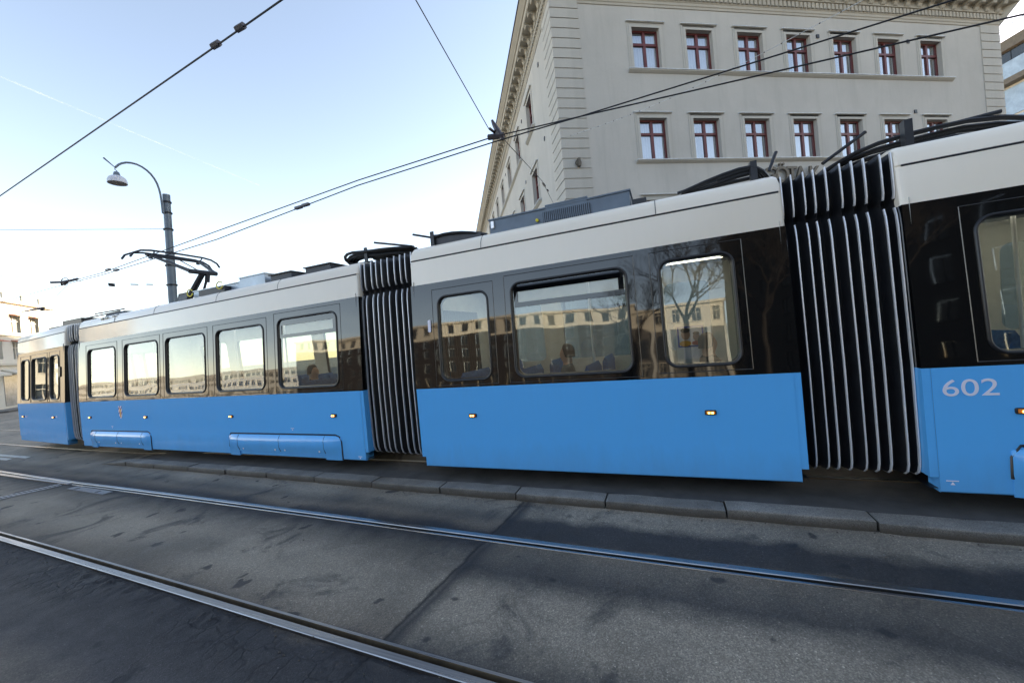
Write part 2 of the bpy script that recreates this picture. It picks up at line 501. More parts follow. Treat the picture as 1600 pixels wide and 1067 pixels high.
MT['cable'] = simple('cable_sheath', (0.012, 0.012, 0.014), 0.4, 0, 0.2)
MT['amber'] = simple('amber_lens', (0.8, 0.22, 0.02), 0.2)
MT['amberlit'] = emit('amber_lamp', (1.0, 0.42, 0.08), 3.2)
MT['lamp_in'] = emit('ceiling_tube', (1.0, 0.86, 0.66), 2.2)
MT['numwhite'] = simple('decal_white', (0.78, 0.76, 0.86), 0.35, 0, 0.02)
MT['crestblue'] = simple('crest_blue', (0.03, 0.07, 0.42), 0.4)
MT['gold'] = simple('crest_gold', (0.75, 0.38, 0.05), 0.45)
MT['yellow'] = simple('yellow_tag', (0.65, 0.55, 0.03), 0.5)
MT['galv'] = simple('galvanised_pole', (0.15, 0.18, 0.21), 0.55, 0.4, 0.1, 3, 0.1, 40)
MT['lampwhite'] = simple('lamp_enamel', (0.62, 0.62, 0.66), 0.35)
MT['lampinner'] = simple('lamp_glass', (0.24, 0.20, 0.17), 0.5)
MT['wire'] = simple('wire', (0.015, 0.016, 0.02), 0.5, 0.3)
MT['insul'] = simple('insulator', (0.05, 0.04, 0.045), 0.4)
MT['galvplate'] = simple('steel_plate', (0.24, 0.25, 0.27), 0.45, 0.5, 0.2, 20, 0.4, 90)
MT['linepaint'] = simple('road_paint', (0.55, 0.52, 0.46), 0.7, 0, 0.3, 9)
MT['cream'] = plaster('cream_stone', (0.62, 0.56, 0.44), 0.15)
MT['lightstone'] = plaster('light_stone', (0.72, 0.66, 0.54), 0.1)
MT['shopwin'] = simple('pale_glazing', (0.30, 0.29, 0.26), 0.15, 0, 0.3, 2)
MT['taupe'] = plaster('taupe_plaster', (0.13, 0.12, 0.105), 0.4)
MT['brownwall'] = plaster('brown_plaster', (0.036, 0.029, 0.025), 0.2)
MT['farwin'] = simple('distant_glazing', (0.02, 0.025, 0.03), 0.4)
MT['palewall'] = plaster('pale_plaster', (0.52, 0.50, 0.44), 0.2)
MT['shadewall'] = plaster('shade_grey_plaster', (0.045, 0.044, 0.042), 0.2)  # dark grey stands in for shade on the mirrored building
MT['awning'] = simple('red_awning', (0.42, 0.07, 0.03), 0.8)
MT['terracotta'] = simple('terracotta_hood', (0.50, 0.22, 0.14), 0.8)
MT['darkglass'] = simple('dark_glazing', (0.02, 0.025, 0.03), 0.06, 0, 0.2, 3, ior=1.7)
MT['blueglass'] = simple('blue_glazing', (0.25, 0.33, 0.42), 0.08, 0, 0.2, 2, ior=1.8)
MT['bark'] = simple('tree_bark', (0.05, 0.042, 0.035), 0.9, 0, 0.3, 6, 0.5, 30)
MT['skin'] = simple('skin', (0.46, 0.27, 0.19), 0.55, 0, 0.05)
MT['hair'] = simple('hair', (0.025, 0.018, 0.012), 0.6)
MT['wheel'] = simple('wheel_steel', (0.09, 0.075, 0.06), 0.5, 0.6)
MT['vapour'] = None
m_, nt_, o_ = nmat('vapour')
tr_ = nt_.nodes.new('ShaderNodeBsdfTransparent'); df_ = nt_.nodes.new('ShaderNodeBsdfDiffuse'); df_.inputs[0].default_value = (0.9, 0.9, 0.9, 1)
mx_ = nt_.nodes.new('ShaderNodeMixShader')
nt_.links.new(ramp(nt_, noise(nt_, 0.004, 4, 0.6, 0, coords(nt_)), [(0.35, 0.005), (0.7, 0.045)]), mx_.inputs[0])
nt_.links.new(tr_.outputs[0], mx_.inputs[1]); nt_.links.new(df_.outputs[0], mx_.inputs[2]); nt_.links.new(mx_.outputs[0], o_.inputs[0])
MT['vapour'] = m_


# ------------------------------------------------------------------ ground, road and rails
NEAR = [(-300, 60), (-120, 16), (-60, 6.2), (-25, 2.75), (-14.2, 2.21), (-10.7, 2.075), (-8, 2.03), (-4.84, 1.954), (-1.8, 1.869), (0, 1.83), (3, 1.79), (10, 1.75), (60, 1.7), (300, 1.7)]


def interp(tab, x):
    for (x0, y0), (x1, y1) in zip(tab, tab[1:]):
        if x <= x1: return y0 + (y1 - y0) * (x - x0) / (x1 - x0)
    return tab[-1][1]


def near_y(x):  # outer edge of the near rail, smoothed
    return sum(interp(NEAR, x + d) for d in (-1.2, -0.6, 0, 0.6, 1.2)) / 5


RW = 0.122
XS = [-300, -200, -120, -80, -60, -45, -35, -28, -24, -20, -17, -15, -13.5, -12] + [-11 + 0.5 * i for i in range(40)] + [10, 12, 16, 24, 40, 80, 160, 300]
KF = lambda x: 4.165 - 0.0265 * x if -12 < x else 4.48     # kerb foot


def strip(mb, ya, yb, z, m=0, xs=XS):
    for x0, x1 in zip(xs, xs[1:]):
        mb.face([(x0, ya(x0), z), (x1, ya(x1), z), (x1, yb(x1), z), (x0, yb(x0), z)], m)


from mathutils import noise as mn
EDGE = 0.34
rd = MB()
strip(rd, lambda x: near_y(x) - 300, lambda x: near_y(x) - EDGE, 0.0)
ex = [x for x in XS if x <= -9.0]
def eh(x, d):
    # crumbled chunks: cell noise steps, deeper right against the rail
    w_ = max(0.0, min(1.0, 1.25 - d / 0.26 + 0.5 * mn.noise(Vector((x * 1.7, 3.1, 0)))))
    msk = max(0.0, min(1.0, 0.55 + 1.4 * mn.noise(Vector((x * 0.7, 9.0, 0)))))
    c = mn.cell(Vector((x * 8.5 + mn.noise(Vector((x * 6, d * 9, 2))) * 1.3, d * 11 + mn.noise(Vector((x * 6, d * 9, 7))) * 1.3, 0)))
    f_ = mn.noise(Vector((x * 30, d * 30, 0)))
    if d < 0.021: return -0.016 - 0.008 * c * msk
    return -w_ * msk * (0.004 + 0.020 * c + 0.005 * f_) if d < EDGE - 0.001 else 0.0
for xs2 in (ex, [x for x in XS if x >= 9.5]):
    strip(rd, lambda x: near_y(x) - EDGE, lambda x: near_y(x), 0.0, 0, xs2)
xe0, xe1 = ex[-1], [x for x in XS if x >= 9.5][0]
nx_ = int((xe1 - xe0) / 0.03); dl = [EDGE, 0.30, 0.26, 0.22, 0.18, 0.14, 0.105, 0.075, 0.045, 0.02, 0.0]
grid = []
for i in range(nx_ + 1):
    x = xe0 + (xe1 - xe0) * i / nx_
    for d in dl: grid.append((x, near_y(x) - d, eh(x, d)))
nd_ = len(dl)
rd.mesh(grid, [(i * nd_ + j, (i + 1) * nd_ + j, (i + 1) * nd_ + j + 1, i * nd_ + j + 1) for i in range(nx_) for j in range(nd_ - 1)])
strip(rd, lambda x: near_y(x) + RW, lambda x: near_y(x) + 1.545 - RW, 0.0)
strip(rd, lambda x: near_y(x) + 1.545, lambda x: near_y(x) + 330, 0.0)
tag(rd.build('road', MT['road']), kind='structure')


def rail(name, y0, flip, xs, label, group=None):
    """grooved rail: head, groove, check lip; flip puts the head on the far side"""
    prof = [(0, -0.05), (0, 0.004), (0.004, 0.008), (0.054, 0.008), (0.058, 0.002), (0.060, -0.035), (0.094, -0.035), (0.098, 0.002), (0.100, 0.005), (RW - 0.002, 0.005), (RW, 0.0), (RW, -0.05)]
    mats = [2, 0, 0, 0, 0, 1, 1, 1, 0, 0, 2]
    mb = MB()
    for k in range(len(prof) - 1):
        (a, za), (b, zb) = prof[k], prof[k + 1]
        if flip: a, b = RW - a, RW - b
        for x0, x1 in zip(xs, xs[1:]):
            mb.face([(x0, y0(x0) + a, za), (x1, y0(x1) + a, za), (x1, y0(x1) + b, zb), (x0, y0(x0) + b, zb)], mats[k], True)
    o = mb.build(name, [MT['rail'], MT['rust'], MT['railside']], angle=25)
    return tag(o, label, 'rail', group)


rail('tram_rail', near_y, False, XS, 'steel grooved tram rail in the road nearest the camera, cracked asphalt along its edge')
rail('tram_rail', lambda x: near_y(x) + 1.545 - RW, True, XS, 'steel grooved tram rail in the road just in front of the kerb')

peb = MB(); rp = random.Random(11)
for k in range(520):
    x = rp.uniform(-8, 3); q = rp.random()
    y = near_y(x) - abs(rp.gauss(0.03, 0.10)) if q < 0.6 else (KF(x) - abs(rp.gauss(0.02, 0.07)) if q < 0.9 else rp.uniform(near_y(x) - 1, 4.0))
    r_ = rp.choice((0.003, 0.004, 0.005, 0.006, 0.009))
    a = [rp.uniform(0.6, 1.3) for _ in range(6)]
    v = [(x + r_ * a[0], y, r_ * .4), (x - r_ * a[1], y, r_ * .4), (x, y + r_ * a[2], r_ * .4), (x, y - r_ * a[3], r_ * .4), (x, y, r_ * (0.5 + a[4] * .6)), (x, y, -r_ * .3)]
    peb.mesh(v, [(0, 2, 4), (2, 1, 4), (1, 3, 4), (3, 0, 4), (2, 0, 5), (1, 2, 5), (3, 1, 5), (0, 3, 5)])
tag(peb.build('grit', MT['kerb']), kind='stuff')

# branching rail of the points, lying beside the second rail
sw = MB()
pts = [(-10.3, 3.47), (-12, 3.50), (-13.6, 3.545), (-16, 3.66), (-20, 3.95), (-30, 5.0)]
for (xa, ya), (xb, yb) in zip(pts, pts[1:]):
    for o0, o1, z0, z1, m in ((0, 0.06, 0.014, 0.014, 0), (0.06, 0.07, 0.014, -0.0, 1), (-0.012, 0, 0.003, 0.014, 1)):
        sw.face([(xa, ya + o0, z0), (xb, yb + o0, z0), (xb, yb + o1, z1), (xa, ya + o1, z1)], m)
tag(sw.build('points_blade', [MT['rail'], MT['rust']]), 'bright steel points blade splitting off the rail at left', 'rail')

# cover plate and drain channel by the points
pl = MB(); pl.prism([(-9.93, 3.33), (-8.66, 3.285), (-8.64, 3.405), (-9.90, 3.45)], 0.002, 0.012)
plate = pl.build('steel_plate', MT['galvplate'])
tag(plate, 'flat grey steel cover plate let into the asphalt beside the points', 'cover plate')
for x in (-9.7, -8.95):
    b_ = MB(); b_.lathe([(0.0, 0.004), (0.035, 0.003), (0.045, 0)], (x, 3.36 - 0.035 * (x + 9.3), 0.012), 10); b_.build('bolt', MT['darkmetal'], plate)
dr = MB(); dr.prism([(-10.88, 2.62), (-10.62, 2.62), (-10.37, 3.42), (-10.60, 3.46)], 0.002, 0.012)
drain = dr.build('drain_channel', MT['galvplate'])
tag(drain, 'narrow slotted steel drain channel running across the track to the points', 'drain')
sl = MB()
for k in range(16):
    u = (k + 0.5) / 16
    cx_, cy_ = -10.75 + 0.265 * u, 2.62 + 0.82 * u
    sl.box(cx_ - 0.08, cx_ + 0.08, cy_ - 0.009, cy_ + 0.009, 0.012, 0.0135)
sl.build('drain_slots', MT['railside'], drain)['kind'] = 'stuff'

# kerb stones between the two tracks
kerb = empty('kerb', (0, 4.2, 0))
tag(kerb, 'grey granite kerb running along the track under the tram', 'kerb')
kj = [-11.75, -10.7, -9.63, -8.47, -7.38, -6.3, -5.19, -4.04, -2.9, -1.833, -0.785, 0.367, 1.496, 2.62, 3.72, 4.85, 5.95, 7.05, 8.1]
for x0, x1 in zip(kj, kj[1:]):
    dz = random.uniform(-0.008, 0.008); dy = random.uniform(-0.012, 0.012)
    x0 += 0.008; x1 -= 0.008
    mb = MB(); rings = []
    n = 7
    for i in range(n + 1):
        x = x0 + (x1 - x0) * i / n
        y = KF(x) + dy - 4.2 + random.uniform(-0.004, 0.004)
        h = 0.092 + dz + random.uniform(-0.003, 0.003)
        if x0 < -10.75:
            h *= max(0.12, (x + 11.9) / 1.2)
        e = 0.012 if i in (0, n) else 0
        rings.append([(x, y + e, -0.03), (x, y + e, h * 0.45), (x, y + e * 0.8 + 0.003, h - 0.014 - e * 0.5), (x, y + 0.010, h - 0.003 - e * 0.5), (x, y + 0.026, h - e * 0.5), (x, y + 0.21, h + 0.002 - e * 0.5), (x, y + 0.21, -0.03)])
    mb.loft(rings, 0, True, False, True)
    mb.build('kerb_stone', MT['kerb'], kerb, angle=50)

# raised track bed behind the kerb
tb = MB()
xs_ = [-11.2 + 0.5 * i for i in range(40)] + [10, 20, 60]
def tbz(x): return 0.087 if x > -10.2 else max(0.004, 0.087 * (x + 11.25) / 1.05)
for x0, x1 in zip(xs_, xs_[1:]):
    a = [(x0, KF(x0) + 0.205, tbz(x0)), (x1, KF(x1) + 0.205, tbz(x1)), (x1, 5.02, tbz(x1)), (x0, 5.02, tbz(x0))]
    tb.face(a)
    tb.face([(x0, 5.02, tbz(x0)), (x1, 5.02, tbz(x1)), (x1, 9.5, tbz(x1)), (x0, 9.5, tbz(x0))])
    tb.face([(x0, 9.5, tbz(x0)), (x1, 9.5, tbz(x1)), (x1, 9.5, 0), (x0, 9.5, 0)])
tb.face([(-11.2, 4.7, 0.0), (-11.2, 4.7, 0.005), (-11.2, 9.5, 0.005), (-11.2, 9.5, 0)])
tag(tb.build('track_bed', MT['pave']), kind='structure')
# rails under the tram (their left ends glint beyond it)
def trk(x): return 5.12 if x > -6 else 5.12 + 0.0016 * (x + 6) ** 2
xr = [-45, -38, -32, -28, -25, -22, -20, -18, -16, -15, -14, -13, -12, -11, -9, -6, 0, 5, 10, 40]
for off, lab in ((0.0, 'steel tram rail under the near side of the tram'), (1.435, 'steel tram rail under the far side of the tram')):
    mb = MB()
    for x0, x1 in zip(xr, xr[1:]):
        za, zb = (0.012 + (tbz(x0) if x0 > -11.2 else 0)), (0.012 + (tbz(x1) if x1 > -11.2 else 0))
        for o0, o1, d0, d1, m in ((0, 0.06, 0, 0, 0), (0.06, 0.066, 0, -0.012, 1), (-0.006, 0, -0.012, 0, 1)):
            mb.face([(x0, trk(x0) + off + o0, za + d0), (x1, trk(x1) + off + o0, zb + d0), (x1, trk(x1) + off + o1, zb + d1), (x0, trk(x0) + off + o1, za + d1)], m)
    tag(mb.build('tram_rail', [MT['rail'], MT['rust']]), lab, 'rail')
for k, (a, b_, y, lab) in enumerate([(-17.6, -15.4, 4.56, 'faded white painted line on the road left of the kerb, the one nearer the tram'), (-17.2, -15.8, 4.36, 'faded white painted line on the road left of the kerb, the one nearer the points')]):
    mb = MB(); mb.prism([(a - 2, y + 0.02), (b_, y - 0.06), (b_ - 0.1, y + 0.06), (a - 2, y + 0.14)], 0.004, 0.008)
    tag(mb.build('road_marking', MT['linepaint']), lab, 'road marking')
# pavement edge and pavement in front of the far-left building
mb = MB(); mb.prism([(-44.5, 10.6), (-43.0, 12.0), (-55, 23.5), (-58, 21.4)], 0.0, 0.12)
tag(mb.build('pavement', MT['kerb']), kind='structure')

# ------------------------------------------------------------------ the tram
tram = empty('tram', (0, 5.8, 0.13))
tag(tram, 'long articulated tram in light blue, black and cream turning past the corner building', 'tram')
W = 2.6
ZB, Z1, Z2, Z3 = 0.26, 1.33, 2.765, 3.12
def off(z): return 0.06 * max(0.0, z - Z1)
ROOF = [(off(2.765), 2.765), (off(3.10), 3.10), (off(3.12) + 0.012, 3.112), (off(3.12) + 0.002, 3.124), (0.125, 3.20), (0.155, 3.26), (0.20, 3.30), (0.28, 3.325), (0.6, 3.35), (1.3, 3.37)]


def window(body, x0, x1, z0, z1, far, bar=None, r=0.11, pw=0.10):
    S = (lambda x, y, z: (x, y, z)) if not far else (lambda x, y, z: (x, W - y, z))
    lp = rrect(x0, x1, z0, z1, r)
    fr = MB()
    # rubber frame, proud of the panel, with a reveal behind
    def ring(d, dy):
        cx_, cz_ = (x0 + x1) / 2, (z0 + z1) / 2
        out = []
        for a, b in rrect(x0 - d, x1 + d, z0 - d, z1 + d, r + d): out.append(S(a, off(b) + dy, b))
        return out
    rs = [ring(0.028, 0.0), ring(0.026, -0.010), ring(0.014, -0.016), ring(0.002, -0.010), ring(-0.006, 0.012), ring(-0.012, 0.04), ring(-0.012, 0.07)]
    rs = [q + [q[0]] for q in rs]
    fr.loft(rs, 0, True)
    f = fr.build('window_frame', MT['rubber'], body, angle=60)
    g = MB()
    g.face([S(a, off(b) + 0.022, b) for a, b in rrect(x0 - 0.004, x1 + 0.004, z0 - 0.004, z1 + 0.004, r)])
    g.build('window_pane', MT['tglass'], body)
    if bar:
        b_ = MB()
        for za, zb in ((bar - 0.03, bar + 0.03), (z1 - 0.10, z1 - 0.012)):
            b_.face([S(x0 + 0.02, off(za) + 0.012, za), S(x1 - 0.02, off(za) + 0.012, za), S(x1 - 0.02, off(zb) + 0.012, zb), S(x0 + 0.02, off(zb) + 0.012, zb)])
        for xa, xb in ((x0 + 0.02, x0 + 0.07), (x1 - 0.08, x1 - 0.02)):
            za, zb = bar + 0.03, z1 - 0.10
            b_.face([S(xa, off(za) + 0.012, za), S(xb, off(za) + 0.012, za), S(xb, off(zb) + 0.012, zb), S(xa, off(zb) + 0.012, zb)])
        b_.build('hopper_frame', MT['black'], body)
    if not far:
        s = MB(); d = 0.004
        for (xa, za, xb, zb) in ((x0 - pw, z0 - 0.075, x1 + pw, z0 - 0.075), (x1 + pw, z0 - 0.075, x1 + pw, z1 + 0.12), (x1 + pw, z1 + 0.12, x0 - pw, z1 + 0.12), (x0 - pw, z1 + 0.12, x0 - pw, z0 - 0.075)):
            s.tube([S(xa, off(za) - 0.001, za), S(xb, off(zb) - 0.001, zb)], d, 4)
        s.build('panel_seam', MT['seam'], body)
    return lp


def skirt(body, x0, x1, zt, zb, divs, endl, endr):
    """proud bevelled bogie covers, one object per panel"""
    xs = [x0] + divs + [x1]
    for i, (a, b) in enumerate(zip(xs, xs[1:])):
        last = i == len(xs) - 2; first = i == 0
        lo = zb if not (first or last) else 0.27
        lo2 = ZB - 0.01 if (first or last) else zb
        a2, b2 = a + 0.004, b - 0.004
        mb = MB()
        pr = [(0.0, zt), (-0.016, zt - 0.012), (-0.05, zt - 0.075), (-0.05, zb + 0.10), (-0.02, zb + 0.03), (-0.018, lo2), (0.02, lo2)]
        ch = 0.09
        def ringat(x, k): return [(x, y * k, z if k == 1 else min(z, zt - 0.03)) for y, z in pr]
        rings = []
        if first: rings += [ringat(a2, 0.25), ringat(a2 + ch, 1)]
        else: rings += [ringat(a2, 1)]
        if last: rings += [ringat(b2 - ch, 1), ringat(b2, 0.25)]
        else: rings += [ringat(b2, 1)]
        mb.loft(rings, 0, False, False, True)
        mb.build('skirt_panel', MT['blue'], body)
        if not (first or last):
            for xx in (a2 + 0.12, b2 - 0.12):
                bo = MB(); bo.lathe([(0.0, 0.008), (0.014, 0.006), (0.016, 0)], (xx, -0.028, zb + 0.05), 8, axis=(0, -1, 0))
                bo.build('skirt_bolt', MT['alu'], body)
    s = MB(); s.tube([(x0, -0.004, 0.4), (x0 + 0.005, -0.004, zt - 0.08), (x0 + 0.06, -0.004, zt + 0.012), (x1 - 0.12, -0.004, zt + 0.012), (x1 - 0.03, -0.004, zt - 0.02), (x1, -0.004, zt - 0.10), (x1, -0.004, ZB)], 0.011, 5)
    for d_ in divs: s.tube([(d_, -0.016, zt - 0.012), (d_, -0.047, zt - 0.075), (d_, -0.047, zb + 0.10), (d_, -0.018, zb + 0.02)], 0.006, 4)
    s.build('skirt_gap', MT['rubber'], body)


def side_lamp(body, x, z=0.955):
    mb = MB(); mb.loft([[(x + a * k, -d, z + b * k) for a, b in rrect(-0.055, 0.055, -0.025, 0.025, 0.012, 3)] for k, d in ((1, 0.0), (1, 0.012), (0.9, 0.016))], 0, False, True, True)
    o = mb.build('side_marker_lamp', MT['rubber'], body)
    m2 = MB(); m2.loft([[(x + a, -d, z + b) for a, b in rrect(-0.044 * k, 0.044 * k, -0.018 * k, 0.018 * k, 0.008, 3)] for k, d in ((1, 0.015), (0.9, 0.026), (0.6, 0.03))], 0, True, True, True)
    for xx in (-0.016, 0.016):
        m2.loft([[(x + xx + a, -d, z + b) for a, b in rrect(-0.010, 0.010, -0.008, 0.008, 0.004, 2)] for d in (0.027, 0.032)], 1, False, True, True)
    m2.build('lamp_lens', [MT['amber'], MT['amberlit']], body)


def car(ox, oy, th, x0, x1, wins, lamps, skirts=(), seams=(), trims=(True, True), bars=None):
    rot = -radians(th)
    body = None
    # interior lining, floor, ceiling and end bulkheads form the body shell
    sh = MB()
    li = 0.075
    zs_top = 2.82
    for far in (False, True):
        S = (lambda a, b, l=li: (a, off(b) + l, b)) if not far else (lambda a, b, l=li: (a, W - off(b) - l, b))
        loops = [[(x0 + 0.05, 0.42), (x1 - 0.05, 0.42), (x1 - 0.05, zs_top), (x0 + 0.05, zs_top)]]
        for wn_ in wins: loops.append(rrect(wn_[0] + 0.012, wn_[1] - 0.012, wn_[2] + 0.012, wn_[3] - 0.012, 0.11))
        v, f = fill2d(loops, S); sh.mesh(v, f, 0)
    sh.face([(x0 + 0.05, li, 0.42), (x1 - 0.05, li, 0.42), (x1 - 0.05, W - li, 0.42), (x0 + 0.05, W - li, 0.42)], 1)
    sh.face([(x0 + 0.05, li + 0.09, zs_top), (x1 - 0.05, li + 0.09, zs_top), (x1 - 0.05, W - li - 0.09, zs_top), (x0 + 0.05, W - li - 0.09, zs_top)], 0)
    for xe in (x0 + 0.05, x1 - 0.05):
        for ya, yb in ((li, 0.62), (W - 0.62, W - li)):
            sh.face([(xe, ya, 0.42), (xe, yb, 0.42), (xe, yb, zs_top), (xe, ya, zs_top)], 0)
        sh.face([(xe, 0.62, 2.45), (xe, W - 0.62, 2.45), (xe, W - 0.62, zs_top), (xe, 0.62, zs_top)], 0)
    # underside and end faces seen past the edge of the side
    sh.face([(x0, 0.02, ZB + 0.03), (x1, 0.02, ZB + 0.03), (x1, W - 0.02, ZB + 0.03), (x0, W - 0.02, ZB + 0.03)], 2)
    body = sh.build('car_body', [MT['liner'], MT['floor_in'], MT['rubber']], tram)
    body.matrix_parent_inverse = tram.matrix_basis.inverted()
    body.location = (ox, oy, 0); body.rotation_euler = (0, 0, rot)
    # outside panels
    for far in (False, True):
        lo = MB()
        g = (lambda y: y) if not far else (lambda y: W - y)
        pr = [(0.06, ZB + 0.02), (0.012, ZB), (0.0, ZB + 0.012), (0.0, Z1 - 0.004), (0.006, Z1)]
        xs = [x0 + (0.06 if trims[0] else 0), x1 - (0.06 if trims[1] else 0)]
        lo.loft([[(x, g(y), z) for y, z in pr] for x in xs], 0, False)
        for i, xe in enumerate((x0, x1)):          # trim strip, ends above the skirt, with the turned-in end face
            xi = xs[i]
            for q in ([(xi, g(0.003), 0.39), (xe, g(0.003), 0.39), (xe, g(0.003), Z1), (xi, g(0.003), Z1)],
                      [(xe, g(0.003), 0.39), (xe, g(0.17), 0.39), (xe, g(0.17), Z1), (xe, g(0.003), Z1)],
                      [(xi, g(0.0), ZB), (xi, g(0.17), ZB), (xi, g(0.17), 0.39), (xi, g(0.0), 0.39)],
                      [(xi, g(0.003), 0.39), (xe, g(0.003), 0.39), (xe, g(0.17), 0.39), (xi, g(0.17), 0.39)]):
                lo.face(q)
        lo.build('lower_panel', MT['blue'], body)
    for far in (False, True):
        bd = MB()
        S = (lambda a, b: (a, off(b), b)) if not far else (lambda a, b: (a, W - off(b), b))
        loops = [[(x0, Z1), (x1, Z1), (x1, Z2), (x0, Z2)]]
        for wn_ in wins: loops.append(rrect(wn_[0], wn_[1], wn_[2], wn_[3], 0.11))
        v, f = fill2d(loops, S); bd.mesh(v, f, 0)
        for xe in (x0, x1):
            bd.face([S(xe, Z1), S(xe, Z2)] + ([(xe, off(Z2) + 0.17, Z2), (xe, 0.17, Z1)] if not far else [(xe, W - off(Z2) - 0.17, Z2), (xe, W - 0.17, Z1)]), 0)
        bd.build('window_band', MT['black'], body)
    rf = MB()
    full = ROOF + [(W - y, z) for y, z in reversed(ROOF[:-1])]
    rings = [[(x0, y if y < 1.3 else y, z) for y, z in full]]
    rings = []
    for x, k in ((x0, 0.03), (x0 + 0.015, 0.012), (x0 + 0.05, 0.0), (x1 - 0.05, 0.0), (x1 - 0.015, 0.012), (x1, 0.03)):
        rings.append([(x, min(max(y + (k if y < 1.3 else -k), 0), W), z - (k if z > 3.2 else 0)) for y, z in full])
    rf.loft(rings, 0, True, False, True)
    rf.build('roof_cover', MT['white'], body, angle=30)
    gv = MB()
    gv.tube([(x0 + 0.03, off(3.112) + 0.004, 3.112), (x1 - 0.03, off(3.112) + 0.004, 3.112)], 0.009, 5)
    for sx_ in seams: gv.tube([(sx_, y - 0.001, z) for y, z in ROOF[3:9]], 0.004, 4)
    gv.build('roof_seam', MT['rubber'], body)
    for i, wn_ in enumerate(wins):
        for far in (False, True):
            window(body, *wn_[:4], far, (bars or {}).get(i))
    for x in lamps: side_lamp(body, x)
    for s in skirts: skirt(body, *s)
    # ceiling lights
    for yy in (0.95, W - 0.95):
        cl = MB(); cl.box(x0 + 0.3, x1 - 0.3, yy - 0.02, yy + 0.02, zs_top - 0.05, zs_top - 0.03); cl.build('ceiling_light', MT['lamp_in'], body)
    # wheels
    for s in skirts:
        for xx in (s[0] + (s[1] - s[0]) * 0.34, s[0] + (s[1] - s[0]) * 0.95):
            wh = MB(); wh.lathe([(0.0, -0.05), (0.12, -0.05), (0.22, -0.03), (0.28, -0.04), (0.29, 0.05), (0.31, 0.06), (0.31, 0.09), (0, 0.09)], (xx, 0.62, 0.145 + 0.30), 24, axis=(0, 1, 0))
            wh.build('wheel', MT['wheel'], body)
    # seats along both sides
    nx = int((x1 - x0 - 0.9) / 0.85)
    for k in range(nx):
        xx = x0 + 0.6 + k * 0.85
        for yy in (0.16, W - 0.16 - 0.85):
            st = MB()
            st.loft([[(xx + a, yy + b, c) for a, c in ((0.0, 0.80), (0.02, 1.42), (0.06, 1.50), (0.10, 1.42), (0.09, 0.80))] for b in (0.0, 0.03, 0.82, 0.85)], 0, True, True, True)
            st.loft([[(xx + a, yy + b, c) for a, c in ((0.09, 0.80), (0.09, 0.88), (0.44, 0.90), (0.47, 0.86), (0.44, 0.80))] for b in (0.0, 0.85)], 0, True, True, True)
            st.build('seat', MT['seatblue'], body)
    return body


CAR = {}
WZ = (1.435, 2.55)
CAR['far'] = car(-13, 4.771, 4.67, -4.90, -1.20, [(-4.48, -3.87, *WZ), (-3.60, -2.52, *WZ), (-2.17, -1.61, *WZ)], [-4.41, -2.03])
CAR['left'] = car(-4, 4.606, 1.482, -9.45, -0.36,
                  [(-8.96, -7.70, *WZ), (-7.27, -5.96, *WZ), (-5.63, -4.31, *WZ), (-3.93, -2.60, *WZ), (-2.20, -0.85, 1.435, 2.585)],
                  [-8.94, -6.48, -3.58, -1.0],
                  [(-8.98, -6.36, 0.63, 0.33, [-8.68, -7.67, -6.66], 0, 0), (-3.70, -0.89, 0.635, 0.33, [-3.40, -2.30, -1.24], 0, 0)],
                  [-7.71, -6.06, -3.91, -2.18], bars={4: 2.30})
CAR['mid'] = car(0, 4.51, 0, -3.31, 1.14, [(-2.87, -2.15, *WZ), (-1.79, -0.41, 1.435, 2.585), (-0.04, 0.65, 1.46, 2.585)],
                 [-2.46, 0.33], (), [-2.18, -0.03], bars={1: 2.32})
CAR['right'] = car(2.2, 4.42, 0.157, -0.22, 8.6, [(0.24, 1.35, 1.44, 2.55), (1.7, 2.9, 1.44, 2.55), (3.3, 4.5, 1.44, 2.55)],
                   [0.385, 3.2], [(0.285, 2.9, 0.66, 0.33, [0.6, 1.6, 2.6], 0, 0)], [1.5])


# bellows between the cars
def frame_pt(c, u, y, z):
    ox, oy, th = {'far': (-13, 4.771, 4.67), 'left': (-4, 4.606, 1.482), 'mid': (0, 4.51, 0), 'right': (2.2, 4.42, 0.157)}[c]
    t = radians(th)
    return Vector((ox + u * cos(t) + y * sin(t), oy - u * sin(t) + y * cos(t), z))


